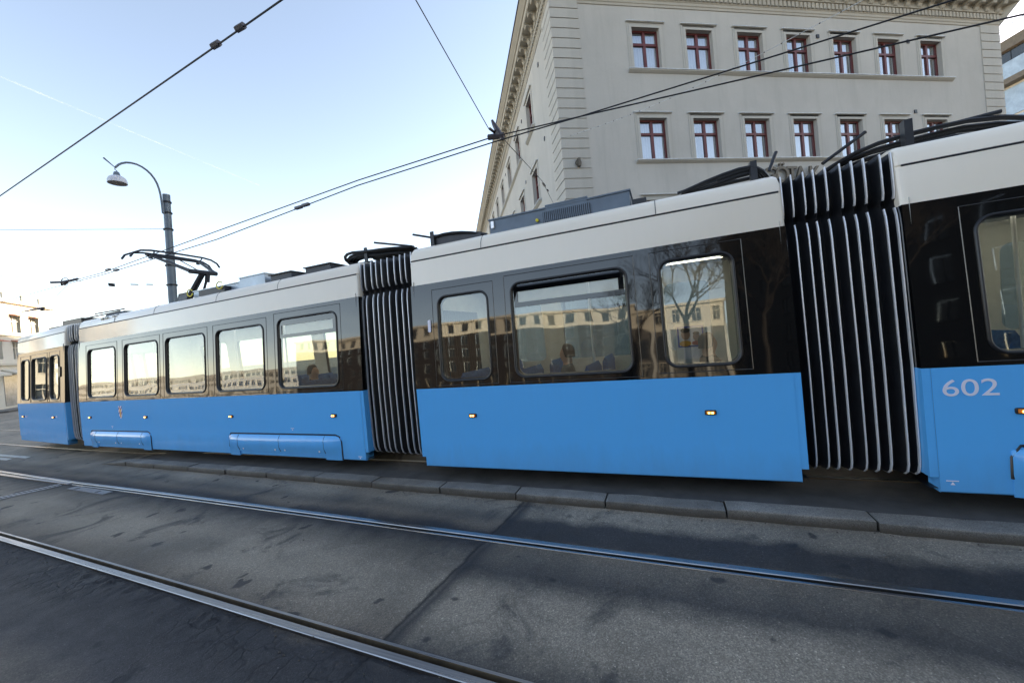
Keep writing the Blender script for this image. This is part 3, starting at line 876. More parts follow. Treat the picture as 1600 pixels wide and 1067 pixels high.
def bellows(ca, ua, cb, ub, n):
    LOW = [(0.30, 0.335), (0.20, 0.345), (0.15, 0.38), (0.125, 0.45), (0.115, 0.60), (0.11, 1.33), (0.135, 2.2), (0.15, 2.60), (0.162, 2.70), (0.185, 2.77)]
    UPR = [(0.185, 2.85), (0.168, 2.91), (0.17, 3.05), (0.178, 3.22), (0.185, 3.27)]
    MIDL = [(0.20, 2.80), (0.20, 2.83)]
    TOP = [(0.5, 3.29), (1.3, 3.31), (2.1, 3.29)]
    prof = LOW + MIDL + UPR + TOP
    prof += [(W - y, z) for y, z in reversed(LOW + MIDL + UPR)]
    def P(s, y, z): return frame_pt(ca, ua, y, z).lerp(frame_pt(cb, ub, y, z), s)
    fb = MB(); rings = []
    N = n * 6
    for i in range(N + 1):
        s = i / N; ph = (s * n) % 1.0
        d = 0.085 * (0.5 - 0.5 * cos(2 * pi * ph)) ** 0.7        # valley depth
        rings.append([P(s, y + (d if y < 1.3 else -d), z - (d * 0.4 if z > 3.2 else 0)) for y, z in prof])
    fb.loft(rings, 0, True)
    o = fb.build('bellows', MT['fabric'], tram, angle=60)
    o.matrix_parent_inverse = tram.matrix_basis.inverted()
    for i in range(n + 1):
        s = min(max(i / n, 0.012), 0.988) + random.uniform(-0.014, 0.014) * (0 < i < n)
        for seg in (LOW, UPR):
            mb = MB()
            wd = 0.0048
            du = (frame_pt(cb, ub, 0, 0) - frame_pt(ca, ua, 0, 0)).normalized()
            r2 = []
            for y, z in seg:
                a = P(s, y - 0.016, z); b_ = P(s, y + 0.012, z)
                r2.append([a - du * wd, a + du * wd, b_ + du * wd, b_ - du * wd])
            mb.loft(r2, 0, False, True, True)
            mb.build('bellows_rib', MT['alu'], o)
    return o


bellows('far', -1.20, 'left', -9.45, 6)
bellows('left', -0.36, 'mid', -3.31, 9)
bellows('mid', 1.14, 'right', -0.22, 9)

# markings on the panels
num = text_mesh('fleet_number', '602', 0.185, 0.0015, 1.18, 0.0)
xs_ = [v.co.x for v in num.vertices]; zs_ = [v.co.z for v in num.vertices]
num.transform(Matrix.Translation((-0.095 - min(xs_), -0.003, 1.085 - min(zs_))) @ Matrix.Translation((0, 0, 0)))
k_ = 0.345 / (max(xs_) - min(xs_)); kz_ = 0.14 / (max(zs_) - min(zs_))
num.transform(Matrix.Translation((-0.095, 0, 1.085)) @ Matrix.Diagonal((k_, 1, kz_, 1)) @ Matrix.Translation((0.095, 0, -1.085)))
num.materials.clear(); num.materials.append(MT['numwhite'])
put('fleet_number', num, CAR['right'])
def jack_mark(body, x, z, s=1.0):
    mb = MB()
    mb.box(x - 0.04 * s, x + 0.04 * s, -0.0035, -0.001, z, z + 0.008 * s)
    mb.mesh([(x - 0.016 * s, -0.003, z - 0.03 * s), (x + 0.016 * s, -0.003, z - 0.03 * s), (x, -0.003, z - 0.004)], [(0, 1, 2)])
    mb.build('jacking_mark', MT['numwhite'], body)
jack_mark(CAR['right'], -0.08, 0.36); jack_mark(CAR['left'], -0.53, 0.315); jack_mark(CAR['left'], -1.98, 0.74); jack_mark(CAR['left'], -7.95, 0.74)
# city arms: blue and white slanting bars under a gold lion shape
em = MB(); cxe, cze = -7.53, 1.065
sh_ = [(-0.075, 0.14), (0.075, 0.14), (0.08, -0.02), (0.05, -0.11), (0.0, -0.15), (-0.05, -0.11), (-0.08, -0.02)]
def clipband(lo, hi):
    def cut(poly, f):
        out = []
        for i in range(len(poly)):
            a, b_ = poly[i], poly[(i + 1) % len(poly)]; fa, fb = f(a), f(b_)
            if fa >= 0: out.append(a)
            if fa * fb < 0:
                t = fa / (fa - fb); out.append((a[0] + (b_[0] - a[0]) * t, a[1] + (b_[1] - a[1]) * t))
        return out
    p = cut(sh_, lambda q: q[1] - 1.1 * q[0] - lo)
    return cut(p, lambda q: hi - q[1] + 1.1 * q[0]) if p else p
for k in range(10):
    p = clipband(-0.26 + 0.055 * k, -0.26 + 0.055 * (k + 1))
    if len(p) > 2: em.face([(cxe + a, -0.003, cze + b) for a, b in p], k % 2)
lion = [(-0.02, -0.10), (0.03, -0.11), (0.02, -0.05), (0.045, -0.02), (0.02, 0.02), (0.05, 0.07), (0.02, 0.06), (0.0, 0.11), (-0.035, 0.09), (-0.02, 0.05), (-0.05, 0.03), (-0.02, 0.0), (-0.03, -0.05)]
em.face([(cxe + a, -0.0055, cze + b) for a, b in lion], 2)
em.build('city_crest', [MT['numwhite'], MT['crestblue'], MT['gold']], CAR['left'])
# handle plate and chrome edge on the middle car
mb = MB(); mb.loft([[(-3.03 + a, off(2.18 + b) - d, 2.18 + b) for a, b in rrect(-0.022, 0.022, -0.085, 0.085, 0.018, 3)] for d in (0, 0.014)], 0, False, True, True)
mb.build('door_button', MT['numwhite'], CAR['mid'])
mb = MB(); mb.loft([[(-1.5 + a, off(2.12 + b) - d, 2.12 + b) for a, b in rrect(-0.05, 0.05, -0.13, 0.13, 0.03, 3)] for d in (0, 0.02)], 0, False, True, True)
mb.build('camera_housing', MT['rubber'], CAR['far'])

# roof equipment -----------------------------------------------------
def part(name, mb, mat, loc=None, angle=35):
    o = mb.build(name, mat, tram, angle=angle)
    o.matrix_parent_inverse = tram.matrix_basis.inverted()
    return o


def cables(pts, n, r, spread, name='roof_cable'):
    for k in range(n):
        mb = MB(); P_ = []
        for i, p in enumerate(pts):
            f_ = i / (len(pts) - 1)
            P_.append((p[0] + random.uniform(-0.01, 0.01), p[1] + spread * k, p[2] - 0.012 * k + 0.02 * sin(f_ * pi) * random.uniform(-1, 1)))
        # smooth
        Q = [Vector(P_[0])]
        for a, b in zip(P_, P_[1:]):
            a, b = Vector(a), Vector(b); Q += [a.lerp(b, 0.25), a.lerp(b, 0.75)]
        Q.append(Vector(P_[-1])); mb.tube(Q, r, 8); part(name, mb, MT['cable'])


def roofbox(name, x0, x1, y0, y1, z0, z1, mat, dx=0.0, lip=0.015):
    mb = MB()
    mb.loft([[(x0 - dx, y0, z0), (x1 + dx, y0, z0), (x1 + dx, y1, z0), (x0 - dx, y1, z0)], [(x0, y0 + dx, z1), (x1, y0 + dx, z1), (x1, y1 - dx, z1), (x0, y1 - dx, z1)]], 0, False, True, True)
    if lip: mb.box(x0 - lip, x1 + lip, y0 + dx - lip, y1 - dx + lip, z1, z1 + 0.018)
    return part(name, mb, mat)


bx = roofbox('equipment_box', -2.13, -0.30, 4.86, 6.2, 3.30, 3.52, MT['boxgrey'])
bx2 = roofbox('equipment_box', -1.33, -0.80, 4.85, 6.15, 3.30, 3.545, MT['boxgrey'], 0, 0.006)
lv = MB()
lv.box(-1.37, -0.77, 4.835, 4.858, 3.335, 3.475, 0)
for k in range(24):
    x = -1.36 + 0.6 * k / 24
    lv.box(x, x + 0.012, 4.822, 4.836, 3.34, 3.47, 1)
lv.build('louvre_grille', [MT['louver'], MT['boxgrey']], bx2).matrix_parent_inverse = Matrix.Identity(4)
mb = MB(); mb.lathe([(0.0, 0.03), (0.02, 0.02), (0.022, 0)], (-1.45, 4.84, 3.39), 10, axis=(0, -1, 0)); part('yellow_cap', mb, MT['yellow'])
mb = MB(); mb.box(-2.1, -2.06, 4.83, 4.86, 3.41, 3.5); part('box_latch', mb, MT['alu'])
roofbox('junction_box', -0.28, -0.12, 4.9, 5.3, 3.33, 3.42, MT['darkmetal'], 0, 0)
mb = MB(); mb.loft([[(-3.02, y, 3.3), (-3.02, y, 3.50), (-2.75, y, 3.475), (-2.28, y, 3.41), (-2.26, y, 3.3)] for y in (4.86, 5.9)], 0, False, True, True); part('cable_box', mb, MT['darkmetal'])
cables([(-3.05, 4.85, 3.46), (-2.8, 4.84, 3.49), (-2.5, 4.85, 3.44), (-2.2, 4.9, 3.36)], 3, 0.022, 0.06)
roofbox('equipment_box', -7.55, -6.85, 5.05, 6.4, 3.3, 3.53, MT['boxlight'], 0.01)
roofbox('equipment_box', -9.15, -7.57, 5.15, 6.4, 3.3, 3.49, MT['boxlight'], 0.01)
roofbox('side_cabinet', -8.75, -7.95, 5.02, 5.15, 3.3, 3.45, MT['louver'], 0, 0)
roofbox('lifting_bracket', -9.42, -9.15, 5.0, 5.05, 3.3, 3.475, MT['darkmetal'], 0.03, 0)
for a, b in ((-6.68, -6.15), (-5.80, -5.22)):
    roofbox('roof_vent', a, b, 5.05, 5.7, 3.3, 3.455, MT['louver'], 0, 0)
    roofbox('vent_lid', a - 0.03, b + 0.03, 5.02, 5.73, 3.457, 3.475, MT['darkmetal'], 0, 0)
for x, z in ((-9.0, 3.47), (-8.05, 3.5)):
    mb = MB(); mb.tube([(x + 0.09 * cos(a), 5.0, z - 0.03 + 0.07 * sin(a)) for a in [radians(30 + 24 * k) for k in range(14)]], 0.012, 5); part('yellow_cable', mb, MT['yellow'])
cables([(-3.5, 5.05, 3.44), (-4.0, 5.05, 3.50), (-4.45, 5.05, 3.54), (-4.8, 5.05, 3.55), (-4.95, 5.1, 3.50), (-4.9, 5.2, 3.40), (-4.5, 5.25, 3.40)], 5, 0.025, 0.06)
cables([(-3.1, 5.1, 3.38), (-3.6, 5.1, 3.40), (-4.0, 5.1, 3.42), (-4.45, 5.1, 3.47)], 4, 0.025, 0.07)
cables([(0.25, 4.9, 3.38), (0.6, 4.88, 3.46), (0.92, 4.85, 3.49), (1.03, 4.85, 3.46), (1.12, 4.95, 3.36), (1.2, 5.1, 3.26)], 4, 0.022, 0.07)
cables([(1.42, 5.05, 3.22), (1.6, 4.95, 3.33), (1.9, 4.85, 3.42), (2.3, 4.85, 3.47), (2.75, 4.85, 3.47), (3.2, 4.9, 3.36)], 5, 0.022, 0.07)
for (x, y, z0, z1) in ((-4.46, 5.06, 3.3, 3.6), (0.965, 4.83, 3.3, 3.54), (2.17, 4.72, 3.3, 3.57), (-3.03, 4.82, 3.32, 3.54)):
    mb = MB(); mb.box(x - 0.03, x + 0.03, y, y + 0.012, z0, z1); mb.box(x - 0.03, x - 0.022, y + 0.012, y + 0.08, z0, z1); part('cable_bracket', mb, MT['darkmetal'])
for a, b in (((-4.25, 5.05, 3.64), (-3.45, 4.92, 3.42)), ((-3.40, 4.9, 3.58), (-3.05, 4.84, 3.46)), ((1.19, 4.9, 3.6), (1.10, 4.83, 3.40)), ((1.93, 4.9, 3.6), (1.55, 4.83, 3.36)), ((0.22, 4.95, 3.40), (0.62, 4.88, 3.43)), ((2.3, 4.95, 3.5), (2.85, 4.85, 3.5)), ((2.9, 4.9, 3.33), (3.6, 4.9, 3.62)), ((-14.3, 5.4, 3.47), (-12.2, 5.25, 3.43)), ((-13.7, 5.4, 3.53), (-11.9, 5.2, 3.45))):
    mb = MB(); mb.tube([a, Vector(a).lerp(Vector(b), 0.5), b], 0.018, 6); part('cable_guide_rod', mb, MT['darkmetal'])
roofbox('roof_bracket', -13.4, -12.6, 5.4, 5.8, 3.3, 3.50, MT['darkmetal'], 0.1, 0)
roofbox('equipment_box', -15.3, -14.3, 5.35, 6.3, 3.25, 3.50, MT['darkmetal'], 0, 0)
roofbox('equipment_box', -16.4, -15.5, 5.45, 6.3, 3.25, 3.42, MT['darkmetal'], 0, 0)
mb = MB()
for x in (-12.35, -12.15, -11.85): mb.box(x, x + 0.09, 4.95, 4.99, 3.16, 3.27)
part('roof_vent_slots', mb, MT['rubber'])

# pantograph
pg = MB(); pg.box(-11.3, -9.7, 5.55, 6.45, 3.40, 3.46)
panto = part('pantograph', pg, MT['darkmetal'])
def pp(name, mb, mat='darkmetal'):
    o = mb.build(name, MT[mat], panto); o.matrix_parent_inverse = Matrix.Identity(4); return o
K = Vector((-10.05, 0, 4.13))
mb = MB(); mb.tube([(K.x - 0.02, 5.62, K.z), (K.x + 0.0, 6.20, K.z)], 0.055, 8); pp('knee_bar', mb)
mb = MB(); mb.tube([(-10.85, 5.9, 3.44), (K.x, 5.9, K.z)], [0.075, 0.06], 8); pp('lower_arm', mb)
mb = MB(); mb.tube([(-10.40, 5.98, 3.44), (K.x - 0.03, 6.0, K.z - 0.1)], 0.03, 6); mb.tube([(K.x - 0.05, 6.0, K.z - 0.22), (K.x, 6.0, K.z - 0.02)], 0.05, 6); pp('control_rod', mb)
for ya, yb in ((5.64, 5.42), (6.18, 6.42)):
    mb = MB(); mb.tube([(K.x, ya, K.z), (-11.08, yb, 4.62)], [0.045, 0.03], 7); pp('upper_arm', mb)
mb = MB(); mb.tube([(K.x - 0.05, 5.95, K.z - 0.02), (-11.05, 6.0, 4.58)], 0.014, 5); pp('guide_rod', mb)
mb = MB(); mb.tube([(-11.1, 5.35, 4.62), (-11.1, 6.5, 4.62)], 0.028, 6); pp('head_bar', mb)
for dx, nm in ((-0.18, 'contact_strip'), (0.16, 'contact_strip')):
    mb = MB()
    mb.tube([(-11.1 + dx, 4.97, 4.50), (-11.1 + dx, 5.03, 4.60), (-11.1 + dx, 5.17, 4.675), (-11.1 + dx, 5.36, 4.705), (-11.1 + dx, 5.9, 4.715), (-11.1 + dx, 6.45, 4.705), (-11.1 + dx, 6.64, 4.675), (-11.1 + dx, 6.78, 4.60), (-11.1 + dx, 6.84, 4.50)], 0.024, 6); pp(nm, mb)
for y in (5.42, 6.42):
    mb = MB()
    for dx in (-0.18, 0.16): mb.tube([(-11.1, y, 4.61), (-11.1 + dx, y, 4.66), (-11.1 + dx, y, 4.70)], 0.016, 5)
    mb.lathe([(0, -0.04), (0.045, -0.03), (0.045, 0.03), (0, 0.04)], (-11.1, y, 4.58), 8); pp('head_spring', mb, 'galv')

# ------------------------------------------------------------------ passengers
def person(name, car_, u, y, face, jacket, label, hair=True, scale=1.0, cap=None):
    """seated figure seen from the waist up; one continuous body grown along a skeleton"""
    root = empty(name)
    loc = frame_pt(car_, u, y, 0.86)
    root.location = loc; root.rotation_euler = (0, 0, face)
    bm = bmesh.new(); sk = bm.verts.layers.skin.verify()
    V = {}
    def vt(k, p, r):
        v = bm.verts.new(p); v[sk].radius = (r[0], r[1]); V[k] = v; return v
    vt('pel', (0, 0, 0.10), (0.16, 0.12)); vt('wai', (0.0, 0, 0.28), (0.15, 0.11)); vt('che', (0.0, 0, 0.46), (0.17, 0.12)); vt('nek', (0.0, 0, 0.60), (0.065, 0.065)); vt('jaw', (0.02, 0, 0.685), (0.075, 0.085)); vt('hed', (0.015, 0, 0.79), (0.085, 0.10)); vt('crn', (0.01, 0, 0.87), (0.05, 0.055))
    vt('nos', (0.10, 0, 0.74), (0.02, 0.02))
    for s in (-1, 1):
        vt('sh%d' % s, (0, 0.17 * s, 0.52), (0.075, 0.075)); vt('el%d' % s, (0.06, 0.25 * s, 0.27), (0.055, 0.055)); vt('wr%d' % s, (0.27, 0.15 * s, 0.20), (0.038, 0.038)); vt('ha%d' % s, (0.36, 0.11 * s, 0.20), (0.04, 0.025))
        vt('hi%d' % s, (0.05, 0.10 * s, 0.07), (0.10, 0.09)); vt('kn%d' % s, (0.46, 0.12 * s, 0.10), (0.07, 0.07)); vt('an%d' % s, (0.47, 0.12 * s, -0.30), (0.05, 0.05))
    E_ = [('pel', 'wai'), ('wai', 'che'), ('che', 'nek'), ('nek', 'jaw'), ('jaw', 'hed'), ('hed', 'crn'), ('jaw', 'nos')]
    for s in (-1, 1):
        E_ += [('che', 'sh%d' % s), ('sh%d' % s, 'el%d' % s), ('el%d' % s, 'wr%d' % s), ('wr%d' % s, 'ha%d' % s), ('pel', 'hi%d' % s), ('hi%d' % s, 'kn%d' % s), ('kn%d' % s, 'an%d' % s)]
    for a, b in E_: bm.edges.new((V[a], V[b]))
    V['pel'][sk].use_root = True
    me = bpy.data.meshes.new('body'); bm.to_mesh(me); bm.free()
    tmp = bpy.data.objects.new('tmp', me); C.objects.link(tmp)
    tmp.modifiers.new('s', 'SKIN'); sb = tmp.modifiers.new('d', 'SUBSURF'); sb.levels = 1
    dg = bpy.context.evaluated_depsgraph_get()
    m2 = bpy.data.meshes.new_from_object(tmp.evaluated_get(dg))
    bpy.data.objects.remove(tmp)
    m2.materials.clear()
    jm = simple('jacket', jacket, 0.85, 0, 0.2, 9); tm = MT['hair']
    for q in (MT['skin'], jm, tm): m2.materials.append(q)
    for p in m2.polygons:
        z = p.center.z; x = p.center.x
        p.material_index = 0 if (z > 0.605 or (x > 0.30 and 0.12 < z < 0.27 and abs(p.center.y) < 0.2 and x > 0.3 and z > 0.165)) else (2 if z < 0.16 else 1)
        p.use_smooth = True
    b = put('body', m2, root); b.scale = (scale,) * 3
    h = MB(); rings = []
    for k in range(7):
        a = radians(-5 + 15 * k + 5); r = cos(a - radians(5))
        rings.append([(-0.012 + 0.108 * r * cos(t) * (0.98 if cos(t) < 0 else 0.75), 0.096 * r * sin(t), 0.775 + 0.125 * sin(a) + 0.05 * max(0, cos(t)) * (1 - k / 6)) for t in [2 * pi * q / 14 for q in range(14)]])
    h.loft([[(p[0] * 0.95 - 0.01, p[1] * 0.96, 0.70 + 0.06 * max(0, p[0] * 8)) for p in rings[0]]] + rings, 0, True, True, True)
    ho = h.build('hair', cap or MT['hair'], root); ho.scale = (scale,) * 3
    tag(root, label, 'person')
    return root


person('person', 'left', -7.0, 0.55, pi, (0.02, 0.02, 0.025), 'dark haired passenger in black seen through the second window of the long car')
person('person', 'left', -3.05, 0.5, pi * 0.9, (0.55, 0.5, 0.5), 'passenger in a pale top behind the fourth window of the long car')
person('person', 'left', -2.72, 1.1, 0.1, (0.02, 0.022, 0.03), 'dark clothed passenger sitting further in behind the fourth window of the long car')
person('person', 'left', -1.15, 0.5, pi, (0.012, 0.012, 0.014), 'passenger in a black jacket at the last window before the bellows', scale=1.08)
person('person', 'mid', -1.42, 1.15, pi, (0.10, 0.12, 0.13), 'grey clothed passenger behind the wide middle window of the short car')
person('person', 'mid', 0.45, 1.1, 0.4, (0.015, 0.017, 0.02), 'dark figure standing in for a reflection of the viewer, in front of the poster in the window beside the wide bellows')  # solid figure added in place of a reflection in the pane

# poster inside the short car (blue frame, two faces)
ps = MB()
ps.box(0.08, 0.44, 0, 0.01, 1.30, 1.90, 0)
ps.box(0.10, 0.42, -0.004, 0, 1.58, 1.86, 1); ps.box(0.12, 0.40, -0.007, -0.004, 1.60, 1.84, 2)
def disc(mb, cx_, cz_, rx, rz_, y, m, n=16): mb.face([(cx_ + rx * cos(2 * pi * k / n), y, cz_ + rz_ * sin(2 * pi * k / n)) for k in range(n)], m)
disc(ps, 0.20, 1.75, 0.055, 0.075, -0.009, 3); disc(ps, 0.20, 1.805, 0.058, 0.035, -0.010, 4); disc(ps, 0.33, 1.71, 0.042, 0.055, -0.009, 3); disc(ps, 0.33, 1.76, 0.04, 0.022, -0.010, 4)
disc(ps, 0.33, 1.63, 0.06, 0.03, -0.008, 5); disc(ps, 0.19, 1.63, 0.075, 0.04, -0.008, 6)
ps.box(0.16, 0.36, -0.012, -0.010, 1.42, 1.57, 2)
po = ps.build('poster', [MT['curtain'], MT['crestblue'], MT['numwhite'], MT['skin'], MT['hair'], MT['awning'], MT['gold']], tram)
po.matrix_parent_inverse = tram.matrix_basis.inverted(); po.location = (0, 5.75, 0)
for c_, xs_ in (('left', (-8.2, -4.9, -3.3, -1.6)), ('mid', (-1.0,)), ('right', (1.0,)), ('far', (-3.0,))):
    for x in xs_:
        mb = MB(); mb.tube([(x, 1.0, 0.42), (x, 1.0, 2.8)], 0.018, 8); mb.build('grab_pole', MT['alu'], CAR[c_])

# ------------------------------------------------------------------ the corner building
AR = radians(31.608); SK = radians(88.605)
BP = Vector((-3.333, 15.462, 0))
bld = empty('corner_building', BP, AR)
tag(bld, 'grey plastered corner building with red window frames and bracketed cornice', 'building')
dLl = Vector((cos(SK), sin(SK), 0)); nLl = Vector((-sin(SK), cos(SK), 0)); ROTL = SK + pi
def Lp(t, o, z=0): return Vector((dLl.x * t + nLl.x * o, dLl.y * t + nLl.y * o, z))
def Rp(x, o, z=0): return Vector((x, -o, z))
RL, LL, WT = 23.05, 66.0, 15.16
WW, HW = 0.62, 1.74
rwin = [4.03 + 2.455 * k for k in range(7)]
lwin = [4.9 + 3.75 * k for k in range(16)]
rows = [(12.50, HW), (8.76, HW), (5.0, 2.1)]


def wall(length, wins, P_, flip, name):
    loops = [[(0, 0), (length, 0), (length, WT + 0.8), (0, WT + 0.8)]]
    mb = MB()
    for c in wins:
        for z0, h in rows:
            x0, x1 = c - WW, c + WW
            loops.append([(x0, z0), (x1, z0), (x1, z0 + h), (x0, z0 + h)])
            for (a, za, b, zb) in ((x0, z0, x1, z0), (x1, z0, x1, z0 + h), (x1, z0 + h, x0, z0 + h), (x0, z0 + h, x0, z0)):
                mb.face([P_(a, 0, za), P_(b, 0, zb), P_(b, -0.24, zb), P_(a, -0.24, za)])
    v, f = fill2d(loops, lambda a, b: P_(a, 0, b))
    mb.mesh(v, f)
    return mb.build(name, MT['plaster'], bld)


wall(RL, rwin, Rp, False, 'wall')
wall(LL, lwin, Lp, True, 'wall')
mb = MB()
far_r = Vector((RL, 0, 0)) + dLl * 18; far_l = dLl * LL
mb.face([Rp(RL, 0, 0), far_r, far_r + Vector((0, 0, 16)), Rp(RL, 0, 16)])
mb.face([far_l, far_l + Vector((18, 0, 0)), far_l + Vector((18, 0, 16)), far_l + Vector((0, 0, 16))])
mb.face([far_r, far_l + Vector((18, 0, 0)), far_l + Vector((18, 0, 16)), far_r + Vector((0, 0, 16))])
mb.build('wall', MT['plaster'], bld)
mb = MB()
mb.face([Vector((-0.4, -0.4, 16.45)), Rp(RL + 0.4, 0.4, 16.45), far_r + Vector((0.4, 0, 16.45)), Vector((14, 12, 18.2)), Vector((6, 6, 18.2))])
mb.face([Vector((-0.4, -0.4, 16.45)), Vector((6, 6, 18.2)), Vector((9, 60, 18.2)), far_l + Vector((-0.4, 0, 16.45))])
mb.face([Vector((6, 6, 18.2)), Vector((14, 12, 18.2)), far_r + Vector((0, 0, 16.45)), far_l + Vector((18, 0, 16.45)), Vector((9, 60, 18.2))])
mb.build('roof', MT['dark_roof'], bld)


def loft_wall(profile, x_start, x_end, left, mat, name, mitre_corner=False, mats=None):
    """moulding swept along one wall; the corner end is mitred"""
    P_ = Lp if left else Rp
    mb = MB(); ring0 = []; ring1 = []
    for o, z in profile:
        a = -o * 1.0 if mitre_corner else x_start
        ring0.append(P_(a, o, z)); ring1.append(P_(x_end + (o if not left else 0), o, z))
    mb.loft([ring0, ring1], 0, False, False, True)
    return mb.build(name, mat, bld)


CORN = [(0, 15.10), (0.03, 15.10), (0.03, 15.20), (0.055, 15.22), (0.055, 15.33), (0.075, 15.345), (0.085, 15.36), (0.085, 15.64), (0.16, 15.66), (0.16, 15.72), (0.14, 15.73), (0.14, 16.0),
        (0.54, 16.0), (0.54, 16.04), (0.56, 16.05), (0.56, 16.24), (0.62, 16.26), (0.64, 16.32), (0.72, 16.38), (0.80, 16.48), (0.80, 16.53)]
for left, ln in ((False, RL), (True, LL)):
    loft_wall(CORN, 0, ln, left, MT['cornice'], 'cornice', True)
    loft_wall([(0.78, 16.531), (0.84, 16.531), (0.85, 16.57), (0.78, 16.58)], 0, ln, left, MT['dark_roof'], 'gutter', True)
# brackets (one each) and dentils
bkm = MB()
prof = [(0.145, 15.70), (0.19, 15.705), (0.235, 15.76), (0.25, 15.83), (0.32, 15.885), (0.42, 15.90), (0.47, 15.87), (0.50, 15.90), (0.50, 15.995), (0.145, 15.995)]
for s_, e_ in ((-0.11, 0.11),):
    bkm.loft([[(s_, -o, z) for o, z in prof], [(e_, -o, z) for o, z in prof]], 0, False, True, True)
bkm.box(-0.125, 0.125, -0.515, -0.14, 15.955, 15.997)
bkd = bkm.data('bracket', MT['cornice'])
for k in range(34):
    x = 0.25 + 0.683 * k
    if x < RL: put('cornice_bracket', bkd, bld, Rp(x, 0), 0)
for k in range(96):
    put('cornice_bracket', bkd, bld, Lp(0.25 + 0.683 * k, 0), ROTL)
dn = MB()
for left, ln in ((False, RL), (True, LL)):
    P_ = Lp if left else Rp
    n = int(ln / 0.209)
    for k in range(n):
        x = 0.02 + 0.209 * k
        pts = [(x, 0.086), (x + 0.13, 0.086), (x + 0.13, 0.145), (x, 0.145)]
        v = [P_(a, o, z) for z in (15.385, 15.62) for a, o in pts]
        dn.mesh(v, [(0, 3, 2, 1), (0, 1, 5, 4), (1, 2, 6, 5), (2, 3, 7, 6), (3, 0, 4, 7)])
dn.build('dentils', MT['cornice'], bld)['kind'] = 'stuff'

# quoin blocks
qp = 0.4005
foot = [Rp(1.14, 0.035), Vector((-0.035, -0.035, 0)), Lp(1.26, 0.035), Lp(1.26, -0.1), Vector((0.1, 0.1, 0)), Rp(1.14, -0.1)]
qm = MB(); qm.prism([(p.x, p.y) for p in foot], 0.03, qp - 0.012); qd = qm.data('quoin', MT['stone'])
foot2 = [Rp(RL + 0.035, 0.035), Rp(RL + 0.035, -0.8), Rp(RL - 0.1, -0.8), Rp(RL - 0.1, -0.1), Rp(RL - 1.16, -0.1), Rp(RL - 1.16, 0.035)]
qm2 = MB(); qm2.prism([(p.x, p.y) for p in reversed(foot2)], 0.03, qp - 0.012); qd2 = qm2.data('quoin', MT['stone'])
for k in range(38):
    z = 14.85 - qp * k + 0.0
    if z < 0: break
    put('quoin_block', qd, bld, (0, 0, z)); put('quoin_block', qd2, bld, (0, 0, z - 0.1))
mb = MB(); mb.prism([(p.x, p.y) for p in foot], 15.24 - 0.0, 15.25); 

# windows: red timber casements in stone surrounds
def window_mesh(h):
    fr = MB()
    t = 0.075; tz = h * 0.66
    fr.box(-WW + 0.003, -WW + t, -0.03, 0.05, 0.003, h - 0.003); fr.box(WW - t, WW - 0.003, -0.03, 0.05, 0.003, h - 0.003)
    fr.box(-WW + t, WW - t, -0.03, 0.05, 0.003, t * 0.8); fr.box(-WW + t, WW - t, -0.03, 0.05, h - t, h - 0.003)
    fr.box(-0.055, 0.055, -0.045, 0.05, t * 0.8, h - t)
    for s in (-1, 1): fr.box(min(0.055 * s, (WW - t) * s), max(0.055 * s, (WW - t) * s), -0.045, 0.05, tz - 0.05, tz + 0.05)
    # white inner casements
    for (xa, xb) in ((-WW + t, -0.055), (0.055, WW - t)):
        for za, zb in ((t * 0.8, tz - 0.05), (tz + 0.05, h - t)):
            fr.box(xa, xa + 0.025, 0.07, 0.10, za, zb, 1); fr.box(xb - 0.025, xb, 0.07, 0.10, za, zb, 1)
            fr.box(xa + 0.025, xb - 0.025, 0.07, 0.10, zb - 0.025, zb, 1); fr.box(xa + 0.025, xb - 0.025, 0.07, 0.10, za, za + 0.02, 1)
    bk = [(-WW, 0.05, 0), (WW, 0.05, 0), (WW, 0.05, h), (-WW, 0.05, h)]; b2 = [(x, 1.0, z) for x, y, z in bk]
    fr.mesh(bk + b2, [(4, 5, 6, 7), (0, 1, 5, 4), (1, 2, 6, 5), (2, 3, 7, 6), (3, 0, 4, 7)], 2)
    panes = []
    for (xa, xb) in ((-WW + t - 0.01, -0.05), (0.05, WW - t + 0.01)):
        for za, zb in ((t * 0.8 - 0.01, tz - 0.045), (tz + 0.045, h - t + 0.01)):
            p = MB(); q = random.uniform(-0.004, 0.004)
            p.face([(xa, 0.012 + q, za), (xb, 0.012 - q, za), (xb, 0.012 - q, zb), (xa, 0.012 + q, zb)]); panes.append(p.data('pane', MT['wglass']))
    return fr.data('window', [MT['redwood'], MT['curtain'], MT['room']]), panes


def curtain_mesh(h, seed, kind):
    rnd = random.Random(seed); mb = MB()
    spans = [(-WW, WW)] if kind == 0 else ([(-WW, -0.25), (0.22, WW)] if kind == 1 else [(-WW, -0.38)])
    for a, b in spans:
        n = int((b - a) / 0.035); r0 = []; r1 = []
        for i in range(n + 1):
            x = a + (b - a) * i / n; y = 0.22 + 0.03 * sin(i * 1.7 + rnd.random() * 1.5)
            r0.append((x, y, 0.0)); r1.append((x * 1.0, y + 0.01, h))
        mb.loft([r0, r1], 0, True)
    return mb.data('curtain', MT['curtain'], 80)


